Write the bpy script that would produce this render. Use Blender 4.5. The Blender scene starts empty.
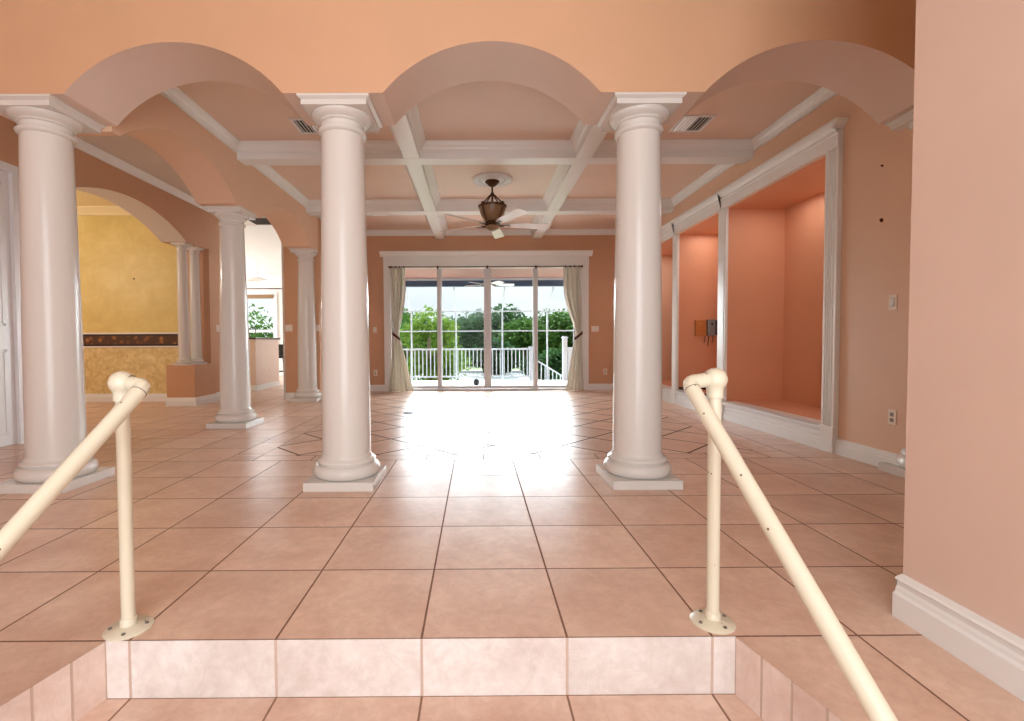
import bpy, bmesh, math, random
from math import sin, cos, pi, radians, sqrt
from mathutils import Vector, Matrix
random.seed(7)
SC = bpy.context.scene
COL = SC.collection
PI = pi

# ------------------------------------------------------------------ materials
def srgb(r, g, b):
    def f(c):
        c /= 255.0
        return c/12.92 if c <= .04045 else ((c+.055)/1.055)**2.4
    return (f(r), f(g), f(b), 1.0)

class NT:
    def __init__(s, name):
        s.m = bpy.data.materials.new(name); s.m.use_nodes = True
        s.t = s.m.node_tree; s.t.nodes.clear()
        s.out = s.n('ShaderNodeOutputMaterial')
    def n(s, typ, **kw):
        nd = s.t.nodes.new(typ)
        for k, v in kw.items(): setattr(nd, k, v)
        return nd
    def l(s, a, b): s.t.links.new(a, b)
    def math(s, op, a, b=None, c=None):
        nd = s.n('ShaderNodeMath', operation=op)
        for i, v in enumerate((a, b, c)):
            if v is None: continue
            if isinstance(v, (int, float)): nd.inputs[i].default_value = v
            else: s.l(v, nd.inputs[i])
        return nd.outputs[0]
    def mixc(s, fac, a, b, mode='MIX'):
        nd = s.n('ShaderNodeMix', data_type='RGBA', blend_type=mode)
        for i, v in ((0, fac), (6, a), (7, b)):
            if isinstance(v, (int, float, tuple)): nd.inputs[i].default_value = v
            else: s.l(v, nd.inputs[i])
        return nd.outputs[2]
    def noise(s, scale, detail=3, rough=.55, vec=None, dist=0):
        nd = s.n('ShaderNodeTexNoise'); nd.inputs['Scale'].default_value = scale
        nd.inputs['Detail'].default_value = detail; nd.inputs['Roughness'].default_value = rough
        nd.inputs['Distortion'].default_value = dist
        if vec is None: vec = s.coord()
        s.l(vec, nd.inputs['Vector'])
        return nd.outputs['Fac']
    def coord(s):
        if not hasattr(s, '_c'):
            s._c = s.n('ShaderNodeNewGeometry').outputs['Position']
        return s._c
    def ramp(s, fac, stops):
        nd = s.n('ShaderNodeValToRGB'); el = nd.color_ramp.elements
        el[0].position, el[0].color = stops[0]
        el[1].position, el[1].color = stops[-1]
        for p, c in stops[1:-1]:
            e = el.new(p); e.color = c
        s.l(fac, nd.inputs[0]); return nd.outputs[0]
    def bsdf(s, col, rough=.5, metal=0, spec=.5, bump=None, bstr=.1, bdist=.01, coat=0):
        b = s.n('ShaderNodeBsdfPrincipled')
        for k, v in (('Base Color', col), ('Roughness', rough), ('Metallic', metal), ('Specular IOR Level', spec), ('Coat Weight', coat)):
            if isinstance(v, (int, float, tuple)): b.inputs[k].default_value = v
            else: s.l(v, b.inputs[k])
        if bump is not None:
            bp = s.n('ShaderNodeBump'); bp.inputs['Strength'].default_value = bstr; bp.inputs['Distance'].default_value = bdist
            s.l(bump, bp.inputs['Height']); s.l(bp.outputs[0], b.inputs['Normal'])
        s.l(b.outputs[0], s.out.inputs[0]); return b

def paint(name, rgb, rough=.6, var=.04, bump=.05, scale=2.0, spec=.4, bscale=120):
    t = NT(name); c = srgb(*rgb)
    d = tuple(max(0, x*(1-var*2)) for x in c[:3])+(1,)
    f = t.noise(scale, 4)
    col = t.mixc(f, d, tuple(min(1, x*(1+var)) for x in c[:3])+(1,))
    t.bsdf(col, rough, spec=spec, bump=t.noise(bscale, 2), bstr=bump, bdist=.003)
    return t.m

M = {}
M['wall'] = paint('wall_paint', (226, 198, 182), .5)
M['room_wall'] = paint('main_room_paint', (232, 194, 166), .5)
M['header'] = paint('header_paint', (217, 174, 140), .5)
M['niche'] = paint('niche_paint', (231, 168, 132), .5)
M['terracotta'] = paint('terracotta_paint', (208, 160, 126), .5)
M['ceiling'] = paint('ceiling_paint', (234, 206, 187), .45)
M['soffit'] = paint('arch_paint', (226, 202, 188), .45)
M['hallceil'] = paint('hall_ceiling_paint', (226, 214, 202), .6)
M['white'] = paint('white_trim_paint', (238, 237, 235), .28, var=.01, bump=.0)
M['column'] = paint('column_paint', (224, 220, 215), .22, var=.01, bump=.0, scale=1)
M['kwhite'] = paint('kitchen_white', (235, 233, 230), .6, var=.01)
M['door'] = paint('door_paint', (236, 232, 232), .3, var=.01, bump=.02)
M['alu'] = paint('white_aluminium', (168, 172, 178), .35, var=.01, bump=0)
M['stile'] = paint('slider_aluminium', (200, 196, 196), .35, var=.01, bump=0)
M['plate'] = paint('ivory_plastic', (238, 224, 208), .35, var=.01, bump=0)
M['slot'] = paint('plastic_recess', (150, 140, 130), .5, bump=0)
M['black'] = paint('black_plastic', (22, 20, 20), .45, bump=0)
M['dark'] = paint('dark_grille', (70, 68, 62), .6, bump=0)
M['bluegrey'] = paint('gutter_blue_grey', (52, 70, 92), .5, bump=0)
M['lanai'] = paint('lanai_ceiling_paint', (140, 98, 90), .6)
M['greybox'] = paint('grey_electric_box', (140, 152, 158), .4, bump=0)
M['red'] = paint('red_tray_paint', (170, 62, 36), .6)
M['screw'] = paint('steel_screw', (120, 112, 100), .4, bump=0)
M['counter'] = paint('dark_counter', (92, 78, 70), .25, var=.1, scale=30)
M['deck'] = paint('deck_coating', (190, 190, 188), .6, var=.03)
M['window_frame'] = paint('window_frame_white', (236, 238, 240), .4, bump=0)
M['wallend'] = M['wall']

def mat_wood(name, a, b, rough=.45):
    t = NT(name)
    mp = t.n('ShaderNodeMapping'); mp.inputs['Scale'].default_value = (1, 1, 12); t.l(t.coord(), mp.inputs[0])
    f = t.noise(14, 4, .6, mp.outputs[0], 1.2)
    t.bsdf(t.ramp(f, [(.3, srgb(*a)), (.7, srgb(*b))]), rough)
    return t.m
M['wood'] = mat_wood('pine_block', (176, 104, 50), (222, 150, 88))

def mat_rail():
    t = NT('cream_enamel')
    # chipped cream paint: small dark specks where the paint has come off
    v = t.n('ShaderNodeTexVoronoi'); v.inputs['Scale'].default_value = 22; t.l(t.coord(), v.inputs['Vector'])
    n = t.noise(160, 2)
    d = t.math('ADD', v.outputs['Distance'], t.math('MULTIPLY', n, .05))
    chip = t.math('LESS_THAN', d, .10)
    base = t.mixc(t.noise(5, 3), srgb(222, 215, 192), srgb(230, 223, 202))
    t.bsdf(t.mixc(chip, base, srgb(120, 92, 62)), .3)
    return t.m
M['rail'] = mat_rail()

def mat_bronze():
    t = NT('bronze_metal'); f = t.noise(40, 3)
    t.bsdf(t.mixc(f, srgb(58, 36, 22), srgb(104, 72, 46)), .4, metal=.6)
    return t.m
M['bronze'] = mat_bronze()
def mat_bowl():
    t = NT('amber_urn'); f = t.noise(18, 4)
    t.bsdf(t.mixc(f, srgb(112, 84, 58), srgb(150, 118, 84)), .35)
    return t.m
M['urn'] = mat_bowl()
M['blade'] = paint('fan_blade', (236, 226, 218), .22, var=.02, bump=0)

def mat_tile(name, T=.508, rot=0.0, ox=0.0, oy=0.0, a=(213, 176, 154), b=(237, 210, 190), grout=(136, 104, 88), rough=.25, g=.0038, oy_off=False, pale=0, axis='xy'):
    t = NT(name)
    sp = t.n('ShaderNodeSeparateXYZ')
    mp = t.n('ShaderNodeMapping'); mp.vector_type = 'POINT'
    mp.inputs['Location'].default_value = (0, 0, 0); mp.inputs['Rotation'].default_value = (0, 0, 0)
    sub = t.n('ShaderNodeVectorMath', operation='SUBTRACT'); t.l(t.coord(), sub.inputs[0]); sub.inputs[1].default_value = (ox, oy, 0)
    mp.inputs['Rotation'].default_value = (0, 0, rot)
    t.l(sub.outputs[0], mp.inputs[0]); t.l(mp.outputs[0], sp.inputs[0])
    X = t.math('DIVIDE', sp.outputs[0], T)
    Y = t.math('DIVIDE', sp.outputs[1 if 'y' in axis else 2], T)
    if axis == 'x': Y = t.math('MULTIPLY', Y, 0.0)
    if axis == 'y': X = t.math('ADD', t.math('MULTIPLY', X, 0.0), .5)
    def edge(v):
        f = t.math('FRACT', v)
        return t.math('MINIMUM', f, t.math('SUBTRACT', 1.0, f))
    e = edge(X) if axis == 'x' else (edge(Y) if axis == 'y' else t.math('MINIMUM', edge(X), edge(Y)))
    wob = t.math('MULTIPLY', t.noise(60, 2), .0022/T)
    gm = t.n('ShaderNodeMapRange', interpolation_type='SMOOTHSTEP'); t.l(t.math('SUBTRACT', e, wob), gm.inputs[0])
    gm.inputs[1].default_value = (g*.55)/T; gm.inputs[2].default_value = (g*.95)/T
    tile = gm.outputs[0]
    cb = t.n('ShaderNodeCombineXYZ'); t.l(t.math('FLOOR', X), cb.inputs[0]); t.l(t.math('FLOOR', Y), cb.inputs[1])
    wn = t.n('ShaderNodeTexWhiteNoise'); t.l(cb.outputs[0], wn.inputs[0])
    off = t.n('ShaderNodeVectorMath', operation='MULTIPLY_ADD'); t.l(wn.outputs['Color'], off.inputs[0])
    off.inputs[1].default_value = (30, 30, 30); t.l(t.coord(), off.inputs[2])
    n1 = t.noise(3.0, 5, .6, off.outputs[0], .3)
    n2 = t.noise(22, 5, .65, off.outputs[0], .2)
    f = t.math('ADD', t.math('MULTIPLY', n1, .75), t.math('MULTIPLY', n2, .35))
    col = t.ramp(f, [(.38, srgb(*a)), (.55, srgb(*[(x+y)/2 for x, y in zip(a, b)])), (.72, srgb(*b))])
    br = t.math('MULTIPLY_ADD', wn.outputs['Value'], .10, .95)
    bc = t.n('ShaderNodeVectorMath', operation='SCALE'); t.l(col, bc.inputs[0]); t.l(br, bc.inputs['Scale'])
    # slightly darker worn veins
    n3 = t.noise(7, 7, .7, off.outputs[0], .8)
    vein = t.math('MULTIPLY', t.math('SUBTRACT', 1.0, t.math('MINIMUM', 1.0, t.math('MULTIPLY', t.math('ABSOLUTE', t.math('SUBTRACT', n3, .5)), 18))), .16)
    c2 = t.mixc(vein, bc.outputs[0], srgb(*[x*.86 for x in a]))
    c3 = t.mixc(tile, srgb(*grout), c2)
    rg = t.math('ADD', t.math('MULTIPLY', t.math('SUBTRACT', 1.0, tile), .5), t.math('MULTIPLY_ADD', n2, .12, rough))
    h = t.math('ADD', tile, t.math('MULTIPLY', n2, .12))
    t.bsdf(c3, rg, spec=t.math('MULTIPLY', tile, .24), bump=h, bstr=.35, bdist=.004)
    return t.m
M['tile'] = mat_tile('floor_tile')
M['tile_half'] = mat_tile('floor_tile_border', ox=.254, oy=2.54-.0, g=.0045)
M['tile_side'] = mat_tile('floor_tile_side_border', ox=0, oy=.254)
M['tile_diag'] = mat_tile('floor_tile_diagonal', g=.011, grout=(96, 74, 64), rot=radians(45), ox=.502, oy=2.745)
M['riser'] = mat_tile('riser_tile', axis='x', a=(208, 194, 186), b=(238, 231, 227), grout=(196, 172, 158), g=.005, rough=.3)
M['riser_side'] = mat_tile('riser_tile_side', axis='y', T=.11, a=(220, 192, 178), b=(242, 224, 214), grout=(200, 176, 160), g=.004, rough=.3)
M['tile_low'] = mat_tile('foyer_tile', grout=(150, 118, 100), a=(210, 172, 152), b=(238, 212, 196))

def mat_yellow():
    t = NT('yellow_faux_finish')
    f = t.noise(2.6, 8, .7, None, .4)
    t.bsdf(t.ramp(f, [(.3, srgb(212, 186, 110)), (.55, srgb(224, 201, 124)), (.75, srgb(232, 212, 146))]), .5)
    return t.m
M['yellow'] = mat_yellow()
def mat_yellow2():
    t = NT('yellow_mottled_finish')
    f = t.noise(10, 8, .65, None, .8)
    t.bsdf(t.ramp(f, [(.35, srgb(206, 178, 116)), (.65, srgb(236, 216, 162))]), .5)
    return t.m
M['yellow2'] = mat_yellow2()
M['yceil'] = paint('cream_ceiling', (240, 220, 170), .6)
def mat_border():
    t = NT('wallpaper_border')
    v = t.n('ShaderNodeTexVoronoi'); v.inputs['Scale'].default_value = 9; t.l(t.coord(), v.inputs['Vector'])
    f = t.math('ADD', v.outputs['Distance'], t.math('MULTIPLY', t.noise(30, 4), .4))
    col = t.ramp(f, [(.3, srgb(176, 122, 66)), (.5, srgb(128, 80, 40)), (.7, srgb(82, 50, 28))])
    sp = t.n('ShaderNodeSeparateXYZ'); t.l(t.coord(), sp.inputs[0])
    d = t.math('ABSOLUTE', t.math('SUBTRACT', sp.outputs[2], 1.10))
    m1 = t.math('GREATER_THAN', d, .074)
    t.bsdf(t.mixc(m1, col, srgb(48, 30, 20)), .6)
    return t.m
M['border'] = mat_border()

def mat_fabric():
    t = NT('cream_curtain_fabric')
    w = t.noise(45, 5, .6); c = t.ramp(w, [(.35, srgb(230, 222, 208)), (.6, srgb(246, 241, 232))])
    b = t.bsdf(c, .85, bump=t.noise(300, 2), bstr=.2)
    tr = t.n('ShaderNodeBsdfTranslucent'); t.l(c, tr.inputs[0])
    mx = t.n('ShaderNodeMixShader'); mx.inputs[0].default_value = .22
    t.l(b.outputs[0], mx.inputs[1]); t.l(tr.outputs[0], mx.inputs[2]); t.l(mx.outputs[0], t.out.inputs[0])
    return t.m
M['fabric'] = mat_fabric()
M['tie'] = paint('brown_tieback', (78, 36, 24), .7, bump=.2)

def mat_glass():
    t = NT('window_glass')
    tr = t.n('ShaderNodeBsdfTransparent'); gl = t.n('ShaderNodeBsdfGlossy'); gl.inputs['Roughness'].default_value = .02
    tr.inputs[0].default_value = (.97, .985, .98, 1)
    fr = t.n('ShaderNodeFresnel'); fr.inputs[0].default_value = 1.12
    mx = t.n('ShaderNodeMixShader'); t.l(fr.outputs[0], mx.inputs[0]); t.l(tr.outputs[0], mx.inputs[1]); t.l(gl.outputs[0], mx.inputs[2])
    t.l(mx.outputs[0], t.out.inputs[0]); return t.m
M['glass'] = mat_glass()

def mat_leaf(name, a, b):
    t = NT(name)
    g = t.n('ShaderNodeNewGeometry')
    f = t.noise(.9, 3); r = t.math('ADD', t.math('MULTIPLY', f, .7), t.math('MULTIPLY', t.noise(6, 2), .4))
    c = t.ramp(r, [(.35, srgb(*a)), (.75, srgb(*b))])
    bs = t.bsdf(c, .8, spec=.08)
    tr = t.n('ShaderNodeBsdfTranslucent'); t.l(c, tr.inputs[0])
    mx = t.n('ShaderNodeMixShader'); mx.inputs[0].default_value = .22
    t.l(bs.outputs[0], mx.inputs[1]); t.l(tr.outputs[0], mx.inputs[2]); t.l(mx.outputs[0], t.out.inputs[0])
    return t.m
M['leaf_dark'] = mat_leaf('leaves_dark_green', (24, 46, 28), (56, 86, 44))
M['leaf_mid'] = mat_leaf('leaves_mid_green', (34, 62, 28), (78, 108, 46))
M['leaf_light'] = mat_leaf('leaves_light_green', (60, 88, 28), (108, 130, 54))
M['bark'] = mat_wood('tree_bark', (78, 64, 52), (120, 104, 88), .9)
def mat_grass():
    t = NT('lawn_grass'); f = t.noise(1.2, 6)
    t.bsdf(t.ramp(f, [(.35, srgb(78, 92, 50)), (.7, srgb(108, 122, 70))]), .9); return t.m
M['grass'] = mat_grass()
def mat_water():
    t = NT('canal_water'); t.bsdf(t.mixc(t.noise(.6, 3), srgb(70, 80, 80), srgb(90, 98, 96)), .35, bump=t.noise(3, 3), bstr=.3, bdist=.05); return t.m
M['water'] = mat_water()

# ------------------------------------------------------------------ mesh helpers
class MB:
    def __init__(s): s.bm = bmesh.new()
    def box(s, x0, x1, y0, y1, z0, z1, mi=0):
        v = [s.bm.verts.new(p) for p in ((x0,y0,z0),(x1,y0,z0),(x1,y1,z0),(x0,y1,z0),(x0,y0,z1),(x1,y0,z1),(x1,y1,z1),(x0,y1,z1))]
        for f in ((3,2,1,0),(4,5,6,7),(0,1,5,4),(1,2,6,5),(2,3,7,6),(3,0,4,7)):
            q = s.bm.faces.new([v[i] for i in f]); q.material_index = mi
        return s
    def poly(s, pts, mi=0):
        f = s.bm.faces.new([s.bm.verts.new(p) for p in pts]); f.material_index = mi; return s
    def prism(s, pts, off, mi=0):
        """closed polygon pts (3D) extruded by vector off"""
        off = Vector(off); a = [s.bm.verts.new(p) for p in pts]; b = [s.bm.verts.new(Vector(p)+off) for p in pts]
        n = len(pts)
        f1 = s.bm.faces.new(a); f2 = s.bm.faces.new(b[::-1]); f1.material_index = f2.material_index = mi
        for i in range(n):
            q = s.bm.faces.new((a[i], b[i], b[(i+1) % n], a[(i+1) % n])); q.material_index = mi
        bmesh.ops.triangulate(s.bm, faces=[f1, f2])
        return s
    def tube(s, path, r, seg=16, cap=True, rs=None):
        path = [Vector(p) for p in path]; rings = []; ref = None
        for i, p in enumerate(path):
            if i == 0: d = path[1]-p
            elif i == len(path)-1: d = p-path[i-1]
            else: d = (path[i+1]-p).normalized()+(p-path[i-1]).normalized()
            d.normalize()
            if ref is None: ref = Vector((0, 0, 1)) if abs(d.z) < .9 else Vector((1, 0, 0))
            u = d.cross(ref).normalized(); w = u.cross(d).normalized(); ref = w
            rr = rs[i] if rs else r
            if 0 < i < len(path)-1:
                c = max(.3, (path[i+1]-p).normalized().dot(d)); 
            rings.append([s.bm.verts.new(p+(u*cos(2*PI*k/seg)+w*sin(2*PI*k/seg))*rr) for k in range(seg)])
        for a, b in zip(rings, rings[1:]):
            for k in range(seg): s.bm.faces.new((a[k], a[(k+1) % seg], b[(k+1) % seg], b[k]))
        if cap: s.bm.faces.new(rings[0][::-1]); s.bm.faces.new(rings[-1])
        return s
    def lathe(s, prof, c=(0, 0, 0), seg=48, half=None):
        """prof [(r,z)], closes at ends"""
        cx, cy, cz = c; rings = []
        for r, z in prof:
            if r < 1e-5: rings.append([s.bm.verts.new((cx, cy, cz+z))])
            else: rings.append([s.bm.verts.new((cx+r*cos(2*PI*k/seg), cy+r*sin(2*PI*k/seg), cz+z)) for k in range(seg)])
        for a, b in zip(rings, rings[1:]):
            for k in range(seg):
                k2 = (k+1) % seg
                if len(a) == 1 and len(b) == 1: continue
                if len(a) == 1: s.bm.faces.new((a[0], b[k2], b[k]))
                elif len(b) == 1: s.bm.faces.new((a[k], a[k2], b[0]))
                else: s.bm.faces.new((a[k], a[k2], b[k2], b[k]))
        if len(rings[0]) > 1: s.bm.faces.new(rings[0][::-1])
        if len(rings[-1]) > 1: s.bm.faces.new(rings[-1])
        return s
    def ball(s, c, r, sz=1):
        return s.lathe([(0, -r*sz)]+[(r*cos(a), r*sz*sin(a)) for a in [radians(x) for x in range(-75, 90, 15)]]+[(0, r*sz)], c, 24)
    def sweep_rect(s, prof, x0, x1, y0, y1, z):
        """prof [(inward, dz)] closed polygon swept round the inside of a rectangle"""
        rings = []
        for u, dz in prof:
            rings.append([s.bm.verts.new(p) for p in ((x0+u,y0+u,z+dz),(x1-u,y0+u,z+dz),(x1-u,y1-u,z+dz),(x0+u,y1-u,z+dz))])
        n = len(prof)
        for i in range(n):
            a, b = rings[i], rings[(i+1) % n]
            for k in range(4): s.bm.faces.new((a[k], a[(k+1) % 4], b[(k+1) % 4], b[k]))
        return s
    def build(s, name, mat, parent=None, smooth=None, bevel=0, recalc=True):
        if recalc: bmesh.ops.recalc_face_normals(s.bm, faces=s.bm.faces)
        me = bpy.data.meshes.new(name); s.bm.to_mesh(me); s.bm.free()
        for m in (mat if isinstance(mat, (list, tuple)) else [mat]): me.materials.append(m)
        if smooth:
            me.polygons.foreach_set('use_smooth', [True]*len(me.polygons)); me.set_sharp_from_angle(angle=radians(smooth))
        o = bpy.data.objects.new(name, me); COL.objects.link(o)
        if parent: o.parent = parent
        if bevel:
            b = o.modifiers.new('bevel', 'BEVEL'); b.width = bevel; b.segments = 2; b.limit_method = 'ANGLE'
        return o

def prof_line(mb, prof, p0, p1, u, w=(0, 0, 1)):
    """closed profile [(a,b)] (a along u, b along w) extruded from p0 to p1"""
    p0, p1, u, w = Vector(p0), Vector(p1), Vector(u), Vector(w)
    mb.prism([p0+u*a+w*b for a, b in prof], p1-p0); return mb

def tag(o, label=None, cat=None, group=None, kind=None):
    if label: o['label'] = label
    if cat: o['category'] = cat
    if group: o['group'] = group
    if kind: o['kind'] = kind
    return o
def struct(o, label=None): return tag(o, label, None, None, 'structure')
def empty(name, loc=(0, 0, 0), rz=0, label=None, cat=None, group=None):
    o = bpy.data.objects.new(name, None); COL.objects.link(o); o.location = loc; o.rotation_euler = (0, 0, rz)
    o.empty_display_size = .1
    return tag(o, label, cat, group)
def dup(o, parent=None, **kw):
    c = o.copy(); COL.objects.link(c); c.parent = parent
    for ch in [x for x in bpy.data.objects if x.parent == o]: dup(ch, c)
    for k, v in kw.items():
        if k == 'loc': c.location = v
        elif k == 'rz': c.rotation_euler.z = v
        else: c[k] = v
    return c

# ------------------------------------------------------------------ dimensions
T = .508
ZS, ZA = 2.715, 3.055            # arch spring and crown
YF, YB = 1.645, 2.13             # front arcade wall
XR, XL = 4.0, -2.11              # main room right wall, inner face of the left arcade
XLL = -2.57                      # hall face of the left arcade
YW = 8.5                         # far wall
ZC, ZBM, ZH = 3.38, 3.20, 3.45   # coffer ceiling, beam underside, hall ceiling
XH = -4.04                       # hall left wall
XN = 2.295                       # near right wall
ZT = 4.9                         # foyer ceiling

# ------------------------------------------------------------------ floor
mb = MB()
Xa, Xb, Ya, Yb = -1.27, 3.302, 2.725, 8.13       # diagonal field
S = .20
def quad(x0, x1, y0, y1, mi): mb.poly([(x0,y0,0),(x1,y0,0),(x1,y1,0),(x0,y1,0)], mi)
XO0, XO1 = -9.5, 5.2
quad(XO0, XO1, 0, 2.54, 0)
quad(XO0, -1.524, 2.54, 14.0, 0)
quad(3.556, XO1, 2.54, 8.6, 0)
quad(-1.524, 3.556, 2.54, Ya, 1)
quad(-1.524, 3.556, Yb, 8.6, 0)
quad(-1.524, Xa, Ya, Yb, 2); quad(Xb, 3.556, Ya, Yb, 2)
quad(Xa, Xb, Ya, Yb, 3)
# upper floor either side of the sunken entry
mb.poly([(XO0,-4,0),(-1.549,-4,0),(-.589,0,0),(XO0,0,0)], 0)
mb.poly([(2.5,-3.73,0),(2.5,0,0),(1.604,0,0)], 0)
fl = struct(mb.build('floor', [M['tile'], M['tile_half'], M['tile_side'], M['tile_diag']], recalc=False), 'polished peach ceramic tile floor with diagonal field')
# dark joints that edge the borders are thin grout fillets
g = MB()
for (x0, x1, y0, y1) in ((-1.524, 3.556, 2.537, 2.543), (-1.27, 3.302, 2.722, 2.727), (-1.273, -1.268, 2.725, 8.13), (3.3, 3.305, 2.725, 8.13), (-1.527, -1.522, 2.54, 8.6), (3.553, 3.558, 2.54, 8.6)):
    g.box(x0, x1, y0, y1, -.01, .0006)
struct(g.build('trim_1', paint('grout', (128, 92, 74), .8)), 'brown grout joints around the diagonal tile field')
mb = MB(); mb.poly([(-1.7,-4,-.205),(2.6,-4,-.205),(2.6,-.0,-.205),(-1.7,-.0,-.205)])
struct(mb.build('floor', M['tile_low'], recalc=False), 'lower entry tile floor at the foot of the step')
mb = MB(); mb.box(-.589, 1.604, 0, .02, -.205, -.0015); struct(mb.build('trim_2', M['riser']), 'pale tiled front riser of the step')
mb = MB(); mb.prism([(-.589,0,-.205),(-1.549,-4,-.205),(-1.57,-4,-.205),(-.61,0,-.205)], (0,0,.2035)); struct(mb.build('trim_3', M['riser_side']), 'pink tiled left side riser of the step')
mb = MB(); mb.prism([(1.604,0,-.205),(1.625,0,-.205),(2.52,-3.73,-.205),(2.499,-3.73,-.205)], (0,0,.2035)); struct(mb.build('trim_4', M['riser_side']), 'pink tiled right side riser of the step')

# ------------------------------------------------------------------ walls
def arch_outline(a0, a1, bays, zs, rise, ztop, seg=40):
    """(a,z) outline with circular arches cut in the bottom edge; bays = [(c, halfwidth)]"""
    pts = [(a0, zs)]
    for c, w in bays:
        R = (w*w+rise*rise)/(2*rise); th = math.asin(w/R); zc = zs+rise-R
        for i in range(seg+1):
            t = -th+2*th*i/seg
            p = (c+R*sin(t), zc+R*cos(t))
            if p[0] <= a1+1e-6: pts.append(p)
    if pts[-1][0] < a1-1e-4: pts.append((a1, zs))
    pts += [(a1, ztop), (a0, ztop)]
    return pts

def arch_wall(mb, pts, f, g, mi=0, mi_soffit=None):
    """pts: bottom outline then two top corners; f(a,z), g(a,z) give the two faces' points"""
    bot, zt = pts[:-2], pts[-1][1]; ms = mi if mi_soffit is None else mi_soffit
    V = lambda p: mb.bm.verts.new(p)
    F0 = [V(f(a, z)) for a, z in bot]; G0 = [V(g(a, z)) for a, z in bot]
    F1 = [V(f(a, zt)) for a, z in bot]; G1 = [V(g(a, zt)) for a, z in bot]
    for i in range(len(bot)-1):
        for q, m in (((F0[i], F0[i+1], F1[i+1], F1[i]), mi), ((G0[i], G1[i], G1[i+1], G0[i+1]), mi), ((F0[i], G0[i], G0[i+1], F0[i+1]), ms), ((F1[i], F1[i+1], G1[i+1], G1[i]), mi)):
            q = mb.bm.faces.new(q); q.material_index = m
    for i in (0, -1):
        q = mb.bm.faces.new((F0[i], F1[i], G1[i], G0[i])); q.material_index = mi

# front arcade header, columns at x = -2.36, -.258, 1.892, 4.04
bays = [(-3.52, .735), (-1.33, .735), (.817, .735), (3.05, .79)]
out = arch_outline(-9.5, XR, bays[0:], ZS, .34, ZT)
mb = MB(); arch_wall(mb, out, lambda a, z: (a, YF, z), lambda a, z: (a, YB, z), 0, 1)
struct(mb.build('wall_front', [M['header'], M['soffit']], smooth=35), 'salmon header wall with a row of round arches')

# left arcade header
abays = [(3.13, .915), (5.63, .915)]
out = arch_outline(YB, 6.97, abays, 2.675, .34, ZT-1.0)
mb = MB(); arch_wall(mb, out, lambda a, z: (XL, a, z), lambda a, z: (XLL, a, z))
struct(mb.build('wall_left', M['room_wall'], smooth=35), 'pink arcade wall with two round arches left of the main room')
# end pier of the arcade
mb = MB(); mb.box(-2.73, XL, 6.97, YW+.2, 0, 3.9); struct(mb.build('wall_left_pier', M['terracotta']), 'terracotta wall pier behind the last arcade column')

# far wall with the slider opening
OX0, OX1, OZ = -1.088, 2.911, 2.72
mb = MB(); mb.box(XL, OX0, YW, YW+.2, 0, 3.9); mb.box(OX1, XR+1, YW, YW+.2, 0, 3.9); mb.box(OX0, OX1, YW, YW+.2, OZ, 3.9)
struct(mb.build('wall_back', M['terracotta']), 'terracotta far wall around the sliding door')

# right wall with three niches
NY = [(2.85, 4.64), (4.84, 6.15), (6.34, 8.15)]
NX = 4.78
mb = MB()
mb.box(XR, XR+1, YB, 2.83, 0, 3.9)
mb.box(XR, XR+1, .12, YB, 0, ZT)
mb.box(XR, XR+1, 2.83, 8.15, 2.77, 3.9, 0)
mb.box(XR, XR+1, 8.15, YW, 0, 3.9)
struct(mb.build('wall_right', M['room_wall']), 'pink right wall with a light switch and outlet')
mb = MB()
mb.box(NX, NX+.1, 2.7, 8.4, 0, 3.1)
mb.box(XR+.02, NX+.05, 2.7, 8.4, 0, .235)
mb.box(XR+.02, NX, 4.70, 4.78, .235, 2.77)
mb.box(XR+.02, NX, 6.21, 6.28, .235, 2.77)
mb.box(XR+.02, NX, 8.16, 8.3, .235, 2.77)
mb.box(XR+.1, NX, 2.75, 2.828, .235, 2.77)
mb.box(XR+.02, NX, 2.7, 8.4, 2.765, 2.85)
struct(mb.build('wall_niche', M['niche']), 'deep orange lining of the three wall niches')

# near right wall
mb = MB(); mb.box(XN, XR+.2, -4.2, .12, -.21, ZT); struct(mb.build('wall_right_near', M['wall']), 'large pink wall at the right edge of the view')
# hall left wall with the arch to the yellow room
R_ = arch_outline(3.72, 6.28, [(5.0, 1.28)], 2.70, .35, 3.9)
mb = MB(); arch_wall(mb, R_, lambda a, z: (XH, a, z), lambda a, z: (XH-.42, a, z), 0, 1)
mb.box(XH-.42, XH, 3.38, 3.72, 0, 3.9); mb.box(XH-.42, XH, -4, 2.3, 0, ZT); mb.box(XH-.42, XH, 2.3, 3.38, 2.80, 3.9)
mb.box(XH-.42, XH, 6.28, 6.93, 2.70, 3.9)
mb.box(XH-.42, XH, 6.93, 7.75, 0, 3.9)
struct(mb.build('wall_hall', [M['terracotta'], M['hallceil']], smooth=35), 'salmon hall wall with a wide arch to the yellow room')
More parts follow.
